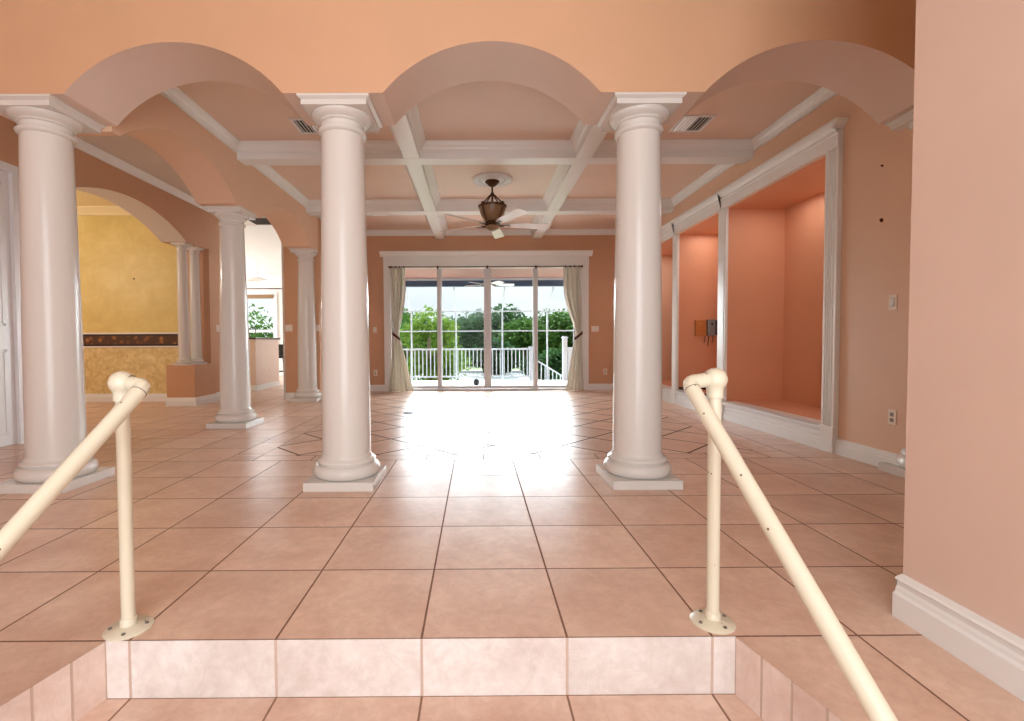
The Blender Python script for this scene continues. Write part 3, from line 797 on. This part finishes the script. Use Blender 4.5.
for (y, z, lb) in ((2.264, 2.0, 'dark wall anchor on the right wall above the light switch'), (2.266, 2.44, 'tiny rusty screw high on the right wall near the niche header')):
    s = .012 if z < 2.2 else .006
    mb = MB(); mb.lathe([(0, 0), (s, 0), (s, .006), (s*.6, .014), (0, .015)], seg=10); mb.box(-s*.4, s*1.3, -s*.9, s*.2, 0, .018)
    o = mb.build('wall_anchor', M['tie']); o.matrix_world = Matrix.Translation((XR, y, z)) @ Matrix.Rotation(-PI/2, 4, 'Y'); tag(o, lb, 'wall anchor')
mb = MB(); mb.lathe([(0, 0), (.015, 0), (.012, .008), (0, .012)], seg=10); o = mb.build('wall_hook', M['tie']); o.matrix_world = Matrix.Translation((-5.39, 6.95, 2.19)) @ Matrix.Rotation(PI/2, 4, 'X'); tag(o, 'tiny dark hook on the plain yellow wall', 'hook')

# box and timber block in the middle niche
YN = 6.21
mb = MB(); mb.box(4.285, 4.46, YN-.05, YN, 1.115, 1.375); tag(mb.build('wood_block', M['wood'], bevel=.004), 'raw wooden mounting block on the middle niche wall', 'wooden block')
eb = empty('electrical_box', (4.545, YN, 1.12), 0, 'grey electrical box with hanging wires next to the wooden block in the middle niche', 'electrical box')
mb = MB(); mb.box(-.07, .05, -.07, 0, 0, .26); mb.build('box', M['greybox'], eb, bevel=.006)
mb = MB(); mb.box(.055, .13, -.06, 0, .01, .25); mb.build('side_module', M['black'], eb, bevel=.004)
mb = MB(); mb.lathe([(0, 0), (.018, 0), (.018, .004), (0, .004)], seg=14); o = mb.build('knob', M['black'], eb); o.rotation_euler.x = PI/2; o.location = (-.005, -.07, .19)
for i, x in enumerate((-.10, -.04, .03)):
    mb = MB(); mb.tube([(x, -.03, .01), (x-.005, -.04, -.06), (x-.02, -.035, -.12-.05*(i == 1))], .006, 8); mb.build('wire', M['dark'], eb, smooth=60)
mb = MB(); mb.box(4.03, NX-.02, YN-.05, YN-.012, .241, .275); mb.box(4.03, 4.06, 4.95, YN-.05, .241, .262); tag(mb.build('gap_strip', M['black']), 'thin black strip standing for the dark gap along the floor of the middle niche', 'dark strip')  # black strip stands in for the darkness of an open gap

# floor outlet and doorstop ball
fo = empty('floor_outlet', (-.29, 5.33, 0), 0, 'small dark floor outlet set in the shiny tiles before the sliding door', 'floor outlet')
mb = MB(); mb.lathe([(0, .0005), (.078, .0005), (.078, .006), (.06, .009), (0, .009)], seg=32); mb.build('cover', M['dark'], fo, smooth=30)
mb = MB(); mb.box(-.045, -.008, -.015, .015, .0088, .0115); mb.box(.008, .045, -.015, .015, .0088, .0115); mb.build('lids', M['black'], fo)
ball = empty('black_ball', (.70, 9.35, -.04), 0, 'small round black object standing on the white deck just outside the sliding door', 'ball')
mb = MB(); mb.ball((0, 0, .15), .075, 1.15); mb.build('body', M['black'], ball, smooth=60)
mb = MB(); mb.lathe([(0, 0), (.05, 0), (.045, .02), (.02, .04), (.018, .09), (0, .09)], seg=20); mb.build('foot', M['black'], ball, smooth=40)

# ------------------------------------------------------------------ handrails
def handrail(label, px, py, inward, endp):
    """post at px,py ; elbow offset inward (sign), rail to endp (world)"""
    h = empty('handrail', (px, py, 0), 0, label, 'handrail', 'cream metal handrails beside the step')
    r = .0258
    mb = MB(); mb.lathe([(0, 0), (.075, 0), (.077, .004), (.072, .009), (.040, .012), (.034, .016), (0, .016)], seg=36); fl_ = mb.build('flange', M['rail'], h, smooth=40)
    for a in (20, 110, 200, 290):
        mb = MB(); mb.lathe([(0, .010), (.007, .010), (.006, .0145), (0, .0155)], (.056*cos(radians(a)), .056*sin(radians(a)), 0), 10); mb.build('screw', M['screw'], fl_)
    mb = MB(); mb.lathe([(.022, .01), (.022, .845)], seg=28); mb.build('post', M['rail'], h, smooth=50)
    mb = MB(); mb.lathe([(.0225, .015), (.027, .018), (.027, .04), (.0225, .045)], seg=28); mb.build('post_collar', M['rail'], h, smooth=50)
    zb = .893
    mb = MB(); mb.lathe([(.023, zb-.066), (.0275, zb-.064), (.0275, zb-.05), (.028, zb-.040)] + [(.041*cos(radians(a)), zb+.041*sin(radians(a))) for a in range(-42, 90, 8)]+[(0, zb+.041)], seg=32); mb.build('ball_fitting', M['rail'], h, smooth=50)
    e = Vector((inward*(.104 if inward < 0 else .092), -.012, zb-.006)); E = Vector(endp)-Vector((px, py, 0))
    # stub from the ball, rounded elbow, sloping rail
    d = (E-e).normalized(); s = Vector((inward, 0, 0)); path = [Vector((inward*.02, 0, zb))]
    rad = .034; k0 = e-s*rad; k1 = e+d*rad
    for i in range(9):
        t = i/8; path.append(k0*(1-t)**2+e*2*t*(1-t)+k1*t*t)
    mb = MB(); mb.tube(path, r, 24); mb.build('elbow', M['rail'], h, smooth=60)
    mb = MB(); mb.tube([Vector((inward*.036, 0, zb)), Vector((inward*.0385, 0, zb))], r+.0012, 24); mb.build('joint_ring', M['screw'], h, smooth=40)
    mb = MB(); mb.tube([k1+d*.001, k1+d*.003], r+.0012, 24); mb.build('joint_ring', M['screw'], h, smooth=40)
    mb = MB(); mb.tube([k1, E], r, 24); mb.build('rail', M['rail'], h, smooth=60)
    mb = MB(); f = Vector(E); mb.tube([f, f+d*.02, Vector((f.x+d.x*.06, f.y+d.y*.06, -.19))], r, 20)
    mb.lathe([(0, -.2045), (.072, -.2045), (.07, -.196), (.035, -.192), (0, -.192)], (f.x+d.x*.06, f.y+d.y*.06, 0), 30); mb.build('lower_post', M['rail'], h, smooth=50)
    return h
RAILS = ((1.566, .085, -1, Vector((1.46, .06, .88)), Vector((1.6, -.61, .19))), (-.562, .07, 1, Vector((-.455, .05, .885)), Vector((-.555, -.385, .495))))
def extend(a, b, z):
    t = (a.z-z)/(a.z-b.z); return a+(b-a)*t
handrail('cream metal handrail descending beside the step, right one near the big pink wall', 1.566, .085, -1, extend(RAILS[0][3], RAILS[0][4], .02))
handrail('cream metal handrail descending beside the step, left one near the leftmost column', -.560, .07, 1, extend(RAILS[1][3], RAILS[1][4], .12))

# ------------------------------------------------------------------ kitchen items
w = struct(empty('window_1'), 'kitchen window')
mb = MB(); x0, x1, z0, z1 = -6.75, -5.72, .98, 2.55
mb.box(x0-.09, x0, 13.55, 13.75, z0-.09, z1+.09); mb.box(x1, x1+.12, 13.55, 13.75, z0-.09, z1+.09); mb.box(x0, x1, 13.55, 13.75, z1, z1+.09); mb.box(x0, x1, 13.53, 13.75, z0-.09, z0); mb.box(x0, x1, 13.64, 13.68, 1.38, 1.46)
mb.build('window_frame', M['window_frame'], w, bevel=.004)
mb = MB(); mb.box(x0, x1, 13.655, 13.665, z0, z1); mb.build('glass', M['glass'], w)
mb = MB(); mb.box(x0-.05, x1+.02, 13.50, 13.56, 2.44, 2.56); mb.build('blind_cassette', M['urn'], w)
cr = empty('curtain_rod', (-6.1, 13.45, 2.74), 0, 'thin dark rod above the kitchen window', 'curtain rod')
mb = MB(); mb.tube([(-1.0, 0, 0), (.75, 0, 0)], .018, 8); mb.build('rod', M['bronze'], cr)
mb = MB(); mb.ball((.78, 0, 0), .035); mb.build('finial', M['bronze'], cr)
# peninsula
pe = empty('kitchen_peninsula', (-4.3, 8.9, 0), 0, 'pale kitchen peninsula with a dark counter seen through the side arch', 'kitchen counter')
mb = MB(); mb.prism([(.24, -.2, 0), (.16, 1.2, 0), (-1.3, 1.2, 0), (-1.3, -.2, 0)], (0, 0, 1.12)); mb.build('body', paint('peninsula_paint', (232, 206, 192), .5), pe)
mb = MB(); mb.prism([(.27, -.23, 1.12), (.19, 1.24, 1.12), (-1.33, 1.24, 1.12), (-1.33, -.23, 1.12)], (0, 0, .04)); mb.build('countertop', M['counter'], pe, bevel=.006)
mb = MB(); mb.prism([(.262, -.222, 0), (.18, 1.2, 0), (.161, 1.2, 0), (.241, -.201, 0), (-1.3, -.201, 0), (-1.3, -.222, 0)], (0, 0, .12)); mb.build('baseboard', M['white'], pe)
mb = MB(); mb.box(.205, .216, .30, .37, .40, .52); mb.build('outlet', M['plate'], pe)
fa = empty('kitchen_faucet', (-5.1, 10.6, 1.14), 0, 'dark arched faucet over the kitchen counter', 'faucet')
mb = MB(); mb.tube([(0,0,0)]+[(.09-.09*cos(radians(a)), 0, .2+.09*sin(radians(a))) for a in range(0, 181, 20)]+[(.18, 0, .12)], .014, 10); mb.build('spout', M['dark'], fa, smooth=60)
mb = MB(); mb.lathe([(0,0),(.03,0),(.03,.02),(.018,.03),(.018,.08),(0,.08)], seg=16); mb.tube([(0,0,.05),(-.07,0,.09)], .008, 8); mb.build('handle', M['dark'], fa, smooth=45)
st = empty('stool', (-4.72, 11.6, 0), 0, 'black stool standing behind the kitchen peninsula', 'stool')
mb = MB(); mb.lathe([(0, .62), (.2, .62), (.21, .65), (.19, .69), (0, .70)], seg=24); mb.build('seat', M['black'], st, smooth=50)
mb = MB(); mb.prism([(-.19, .16, .68), (.19, .16, .68), (.17, .2, 1.0), (-.17, .2, 1.0)], (0, .03, 0)); mb.build('backrest', M['black'], st, bevel=.01)
for sx in (-1, 1):
    for sy in (-1, 1):
        mb = MB(); mb.tube([(.13*sx, .13*sy, .63), (.19*sx, .19*sy, 0)], .016, 8); mb.build('leg', M['black'], st)
mb = MB(); mb.tube([(.17*cos(radians(a)), .17*sin(radians(a)), .25) for a in range(0, 361, 30)], .010, 8); mb.build('footrest', M['black'], st)
# kitchen ceiling light (flush, white)
kl = empty('pendant_light', (-5.3, 11.6, 3.272), 0, 'white shallow pendant lamp hanging in the kitchen', 'lamp')
mb = MB(); mb.tube([(0, 0, 0), (0, 0, -.42)], .01, 8); mb.build('stem', M['white'], kl)
mb = MB(); mb.lathe([(.02, -.40), (.12, -.43), (.27, -.50), (.28, -.52), (.25, -.50), (.1, -.45), (0, -.44)], seg=32); mb.build('lamp_shade', M['white'], kl, smooth=60)

# ------------------------------------------------------------------ porch and pool cage
mb = MB(); mb.box(-2.70, 8, 8.70, 11.75, -.14, -.04); struct(mb.build('floor_porch', M['deck']), 'white porch deck')
mb = MB(); mb.box(-2.70, 8, 8.70, 10.75, 2.66, 2.76); struct(mb.build('ceiling_porch', M['lanai']), 'pink porch ceiling')
gt = empty('porch_gutter', (1, 10.6, 2.5), 0, 'blue grey gutter beam along the porch roof edge', 'gutter')
mb = MB(); mb.box(-3.4, 5.4, -.03, .10, -.05, .155); mb.build('channel', M['bluegrey'], gt, bevel=.01)
mb = MB(); mb.box(-3.4, 5.4, -.045, -.03, .10, .158); mb.build('fascia', M['alu'], gt, bevel=.004)

YP = 11.70
cg = empty('pool_cage', (.8, YP, -.04), 0, 'white aluminium screen cage framing the deck beyond the porch', 'screen enclosure')
def loc_(x, y, z): return (x-.8, y-YP, z+.04)
for x in (-2.25, -1.10, .14, 1.43, 2.68, 3.95):
    mb = MB(); q = .02
    mb.box(x-.8-q, x-.8+q, -q, q, -.0, 1.93)
    mb.build('post', M['alu'], cg, bevel=.004)
    mb = MB()
    for a, b in (((x, YP, 1.88), (x, YP-1.05, 2.38)), ((x, YP-1.05, 2.38), (x, YP-2.2+1.1, 2.50))):
        a = Vector(loc_(*a)); b = Vector(loc_(*b)); mb.tube([a, b], .022, 4)
    mb.build('rafter', M['alu'], cg)
for z, r in ((1.89, .019), (1.34, .019)):
    mb = MB(); mb.box(-3.2, 3.4, -r, r, z+.04-r*.8, z+.04+r*.8); mb.build('cross_beam', M['alu'], cg, bevel=.003)

YR = 11.55
def balustrade(label, x0, x1, ya, zt=.86, z0=-.04, slope=0, n_=None):
    L = x1-x0; b = empty('deck_railing', (x0, ya, z0), 0, label, 'railing', 'white deck railings')
    H = zt-z0; f = lambda x: -slope*x
    mb = MB(); mb.prism([(0, -.025, H-.045+f(0)), (L, -.025, H-.045+f(L)), (L, -.025, H+f(L)), (0, -.025, H+f(0))], (0, .05, 0)); mb.build('top_rail', M['alu'], b, bevel=.004)
    mb = MB(); mb.prism([(0, -.02, .10+f(0)), (L, -.02, .10+f(L)), (L, -.02, .14+f(L)), (0, -.02, .14+f(0))], (0, .04, 0)); mb.build('bottom_rail', M['alu'], b, bevel=.004)
    k = n_ or int(L/.105); m = None
    for i in range(k):
        x = L*(i+.5)/k
        if m is None:
            mb = MB(); mb.box(-.013, .013, -.013, .013, .13, H-.04); m = mb.build('baluster', M['alu'], b); o = m
        else: o = m.copy(); COL.objects.link(o); o.parent = b
        o.location = (x, 0, f(x))
    return b
balustrade('white vertical-bar deck railing along the deck edge, long left stretch behind the left panels', -3.2, .14, YR)
balustrade('white vertical-bar deck railing, middle stretch ending at the stair gap', .14, 2.16, YR)
balustrade('white sloping stair railing going down beside the deck steps', 2.26, 3.12, YR+.25, zt=.62, z0=-.04, slope=.62)
balustrade('white deck railing at the far right, beside the solid white panel', 3.62, 4.6, YR)
mb = MB(); mb.box(2.16, 2.27, YR-.06, YR+.05, -.04, .88); mb.box(2.14, 2.29, YR-.08, YR+.07, .88, .90); tag(mb.build('newel_post', M['alu'], bevel=.004), 'square white post where the middle railing meets the stairs', 'post')
mb = MB(); mb.box(3.08, 3.20, YR-.06, YR+.06, -.04, 1.13); mb.box(3.06, 3.22, YR-.08, YR+.08, 1.13, 1.16); mb.prism([(3.08,YR-.06,1.16),(3.20,YR-.06,1.16),(3.20,YR+.06,1.16),(3.08,YR+.06,1.16)],(0,0,.02)); tag(mb.build('newel_post', M['alu'], bevel=.004), 'taller square white post at the right side of the stair gap', 'post')
mb = MB(); mb.box(3.22, 3.60, YR-.02, YR+.02, -.04, .84); mb.box(3.20, 3.62, YR-.035, YR+.035, .84, .88); tag(mb.build('privacy_panel', M['alu'], bevel=.004), 'solid white panel beside the taller stair post', 'panel')

# ------------------------------------------------------------------ garden
GZ = -2.0
mb = MB(); mb.poly([(-60, 11.75, GZ), (70, 11.75, GZ), (70, 36, GZ), (-60, 36, GZ)]); tag(mb.build('lawn', M['grass']), 'near lawn below the deck', 'grass', kind='structure')
mb = MB(); mb.poly([(-80, 36, GZ-.1), (90, 36, GZ-.1), (90, 47, GZ-.1), (-80, 47, GZ-.1)]); struct(mb.build('water_canal', M['water']), 'grey canal water')
mb = MB(); mb.box(-80, 90, 46.8, 47.2, GZ-.2, GZ+.15); struct(mb.build('wall_seawall', M['deck']), 'pale seawall along the far canal bank')
mb = MB(); mb.poly([(-120, 47.2, GZ+.1), (140, 47.2, GZ+.1), (140, 160, GZ+.3), (-120, 160, GZ+.3)]); tag(mb.build('lawn', M['grass']), 'far grassy bank', 'grass', kind='structure')

def crown_mesh(R, H, nl, leaf, seed, lobes=9):
    rnd = random.Random(seed); bm = bmesh.new()
    L = []
    for i in range(lobes):
        a = rnd.uniform(0, 2*PI); rr = R*rnd.uniform(.15, .62); z = H*rnd.uniform(.30, .80)
        L.append((rr*cos(a), rr*sin(a), z, R*rnd.uniform(.34, .52)))
    L.append((0, 0, H*.80, R*.5))
    for k in range(nl):
        cx, cy, cz, lr = rnd.choice(L)
        while True:
            p = Vector((rnd.uniform(-1, 1), rnd.uniform(-1, 1), rnd.uniform(-1, 1)))
            if .3 < p.length < 1: break
        p = p.normalized()*lr*(rnd.uniform(.45, 1.08))
        c = Vector((cx, cy, cz))+Vector((p.x, p.y, p.z*.85))
        u = Vector((rnd.gauss(0, 1), rnd.gauss(0, 1), rnd.gauss(0, .6))).normalized(); w_ = u.cross(Vector((rnd.gauss(0, 1), rnd.gauss(0, 1), rnd.gauss(0, 1)))).normalized()
        s = leaf*rnd.uniform(.6, 1.3)
        vs = [bm.verts.new(c+u*s), bm.verts.new(c+w_*s*.45), bm.verts.new(c-u*s), bm.verts.new(c-w_*s*.45)]
        bm.faces.new(vs)
    return bm
CM = {}
def tree(x, y, h, R, mat, label, seed, leaf=.22, nl=2600, z=GZ):
    t = empty('tree', (x, y, z), random.uniform(0, 6), label, 'tree', 'green trees beyond the deck')
    mb = MB(); mb.bm = crown_mesh(R, h, nl, leaf, seed); mb.build('foliage', M[mat], t, recalc=False)
    mb = MB(); mb.tube([(0, 0, 0), (.1, .05, h*.25), (-.05, .1, h*.5), (.05, 0, h*.75)], .1, 8, rs=[.18, .15, .11, .05])
    rnd = random.Random(seed)
    for i in range(4):
        a = rnd.uniform(0, 6.3); mb.tube([(0, 0, h*.35), (R*.3*cos(a), R*.3*sin(a), h*.55), (R*.5*cos(a), R*.5*sin(a), h*.7)], .05, 6, rs=[.08, .05, .03])
    mb.build('trunk', M['bark'], t, smooth=60)
    return t
def px2x(px, Y): return .704+(px-478.2)/478.3*(Y+1.64)
rows = [  # px, Y, top py, R, material, label
 (432, 22, 296, 1.9, 'leaf_light', 'bright yellow green tree just beyond the deck, left of centre, nearest of all'),
 (402, 26, 308, 2.3, 'leaf_mid', 'green tree right behind the left curtain'),
 (446, 30, 318, 1.9, 'leaf_light', 'light green rounded tree next to the brightest nearest tree'),
 (392, 62, 300, 5.5, 'leaf_mid', 'far green tree filling the gap behind the left curtain'),
 (420, 66, 318, 5.0, 'leaf_dark', 'dark far tree behind the bright green one'),
 (455, 64, 322, 5.2, 'leaf_dark', 'dark far tree left of the middle door stile'),
 (478, 60, 312, 5.2, 'leaf_dark', 'dark far tree hidden partly by the middle door stile'),
 (507, 62, 307, 5.4, 'leaf_dark', 'tallest dark far tree right of the middle door stile'),
 (526, 55, 322, 4.6, 'leaf_mid', 'mid green far tree left of the right-hand door stile'),
 (546, 64, 324, 5.0, 'leaf_dark', 'dark far tree just right of the right-hand door stile'),
 (563, 58, 312, 4.6, 'leaf_mid', 'mid green far tree beside the right curtain'),
 (584, 62, 306, 5.5, 'leaf_dark', 'dark far tree behind the right curtain'),
 (352, 60, 306, 6.0, 'leaf_dark', 'dark far tree hidden left of the sliding door'),
 (622, 62, 306, 6.0, 'leaf_dark', 'dark far tree hidden right of the sliding door'),
 (540, 24, 352, 1.3, 'leaf_dark', 'low dark shrub behind the stair railing'),
 (556, 25, 347, 1.5, 'leaf_dark', 'low dark shrub behind the taller stair post'),
 (252, 26, 305, 3.0, 'leaf_mid', 'green tree outside the kitchen window'),
 (498, 44, 343, 2.6, 'leaf_dark', 'low dark tree behind the middle railing'),
]
for i, (px, Y, top, R, m, lb) in enumerate(rows):
    ztop = 1.03+(342-top)/478.3*(Y+1.64); z0 = GZ if Y < 40 else GZ+.1
    h = (ztop-z0)/1.0*.94
    far = Y > 40
    tree(px2x(px, Y), Y, h, R, m, lb, 100+i, leaf=.30 if far else .13, nl=5200 if far else 4200, z=z0)
    if far and i % 1 == 0:
        pass
# continuous hedge mass of far undergrowth
rnd = random.Random(3); bm = bmesh.new()
for k in range(26000):
    x = rnd.uniform(-22, 34); y = rnd.uniform(66, 70); z = GZ+rnd.uniform(.1, 1)**.8*(4.1+.7*sin(x*.6)+.5*sin(x*1.7+1))
    c = Vector((x, y, z)); u = Vector((rnd.gauss(0, 1), rnd.gauss(0, 1), rnd.gauss(0, .6))).normalized(); w_ = u.cross(Vector((rnd.gauss(0, 1), rnd.gauss(0, 1), rnd.gauss(0, 1)))).normalized(); s = rnd.uniform(.2, .45)
    bm.faces.new([bm.verts.new(c+u*s), bm.verts.new(c+w_*s*.5), bm.verts.new(c-u*s), bm.verts.new(c-w_*s*.5)])
mb = MB(); mb.bm = bm; tag(mb.build('undergrowth', M['leaf_dark'], recalc=False), 'dense dark undergrowth along the far canal bank', 'bushes', kind='stuff')

# ------------------------------------------------------------------ light
wd = bpy.data.worlds.new('overcast_sky'); SC.world = wd; wd.use_nodes = True
nt = wd.node_tree; nt.nodes.clear()
o_ = nt.nodes.new('ShaderNodeOutputWorld'); bg = nt.nodes.new('ShaderNodeBackground'); nt.links.new(bg.outputs[0], o_.inputs[0])
tc = nt.nodes.new('ShaderNodeTexCoord'); mp = nt.nodes.new('ShaderNodeMapping'); mp.inputs['Scale'].default_value = (1, 1, 3.5)
nz = nt.nodes.new('ShaderNodeTexNoise'); nz.inputs['Scale'].default_value = 3; nz.inputs['Detail'].default_value = 5
rp = nt.nodes.new('ShaderNodeValToRGB'); rp.color_ramp.elements[0].position = .35; rp.color_ramp.elements[0].color = (.76, .83, .90, 1); rp.color_ramp.elements[1].position = .68; rp.color_ramp.elements[1].color = (.94, .97, 1, 1)
nt.links.new(tc.outputs['Generated'], mp.inputs[0]); nt.links.new(mp.outputs[0], nz.inputs[0]); nt.links.new(nz.outputs['Fac'], rp.inputs[0]); nt.links.new(rp.outputs[0], bg.inputs[0])
bg.inputs[1].default_value = .70

def light(typ, name, loc, energy, col=(1, 1, 1), size=None, sy=None, rot=(0, 0, 0), **kw):
    d = bpy.data.lights.new(name, typ); d.energy = energy; d.color = col
    if typ == 'AREA':
        d.size = size
        if sy: d.shape = 'RECTANGLE'; d.size_y = sy
    elif typ in ('POINT', 'SPOT') and size is not None: d.shadow_soft_size = size
    for k, v in kw.items(): setattr(d, k, v)
    o = bpy.data.objects.new(name, d); COL.objects.link(o); o.location = loc; o.rotation_euler = rot
    return o
# low soft daylight from beyond the pool, through the sliding door
light('SUN', 'daylight_from_water', (0, 20, 10), 31.0, (.86, .94, 1), rot=(radians(-64), 0, 0), angle=radians(130))
# unseen fill lamp added behind the viewer to brighten the foyer and columns
light('AREA', 'entry_fill', (.55, -3.95, 1.7), 102, (.93, .97, 1), 2.7, 3.6, rot=(radians(90), 0, 0))
# foyer chandelier bulb, high behind the viewer
light('POINT', 'foyer_chandelier', (.3, -1.4, 4.2), 13, (1, .82, .60), .12)
light('POINT', 'dining_fill', (-6.9, 4.6, 2.5), 62, (1, .95, .88), .15)  # added point lamp, no fixture, brightens the yellow room
light('AREA', 'kitchen_fill', (-9.4, 11.0, 1.7), 190, (.90, .95, 1), 4.0, 2.6, rot=(radians(90), 0, radians(-90)))  # unseen area lamp added to whiten the kitchen walls
for i, (y0, y1) in enumerate(NY):
    light('AREA', 'niche_fill', (4.42, (y0+y1)/2, 2.755), 3.2, (1, .96, .92), .4, 1.2)  # added lamps without fixtures, hidden by the header, to brighten the niches
light('AREA', 'hall_fill', (-6.0, .2, 2.0), 170, (.95, .98, 1), 2.5, 2.5, rot=(radians(90), 0, radians(-60)))  # unseen area lamp added to lift the dim hall

# ------------------------------------------------------------------ camera
cam_d = bpy.data.cameras.new('camera'); cam = bpy.data.objects.new('camera', cam_d); COL.objects.link(cam)
F, CX, CY = 478.35, 478.24, 357.06
cam_d.sensor_fit = 'HORIZONTAL'; cam_d.sensor_width = 36; cam_d.lens = F/1024*36
cam_d.shift_x = -(CX-512)/1024; cam_d.shift_y = (CY-360.5)/1024
cam_d.clip_start = .05; cam_d.clip_end = 400
p_, r_, y_ = .0311, -.0049, .0038
def rotm():
    Ry = Matrix(((cos(y_), -sin(y_), 0), (sin(y_), cos(y_), 0), (0, 0, 1)))
    base = Matrix(((1, 0, 0), (0, 0, -1), (0, 1, 0)))
    Rp = Matrix(((1, 0, 0), (0, cos(p_), -sin(p_)), (0, sin(p_), cos(p_))))
    Rr = Matrix(((cos(r_), -sin(r_), 0), (sin(r_), cos(r_), 0), (0, 0, 1)))
    return Rr @ Rp @ base @ Ry
Rw = rotm()          # world -> (right, down, forward)
right, down, fwd = Vector(Rw[0]), Vector(Rw[1]), Vector(Rw[2])
m3 = Matrix((right, -down, -fwd)).transposed()
cam.matrix_world = Matrix.Translation((.7043, -1.6363, 1.0312)) @ m3.to_4x4()
SC.camera = cam

vs = SC.view_settings; vs.view_transform = 'Standard'; vs.look = 'None'; vs.gamma = 1; vs.use_curve_mapping = False; vs.exposure = 0.75
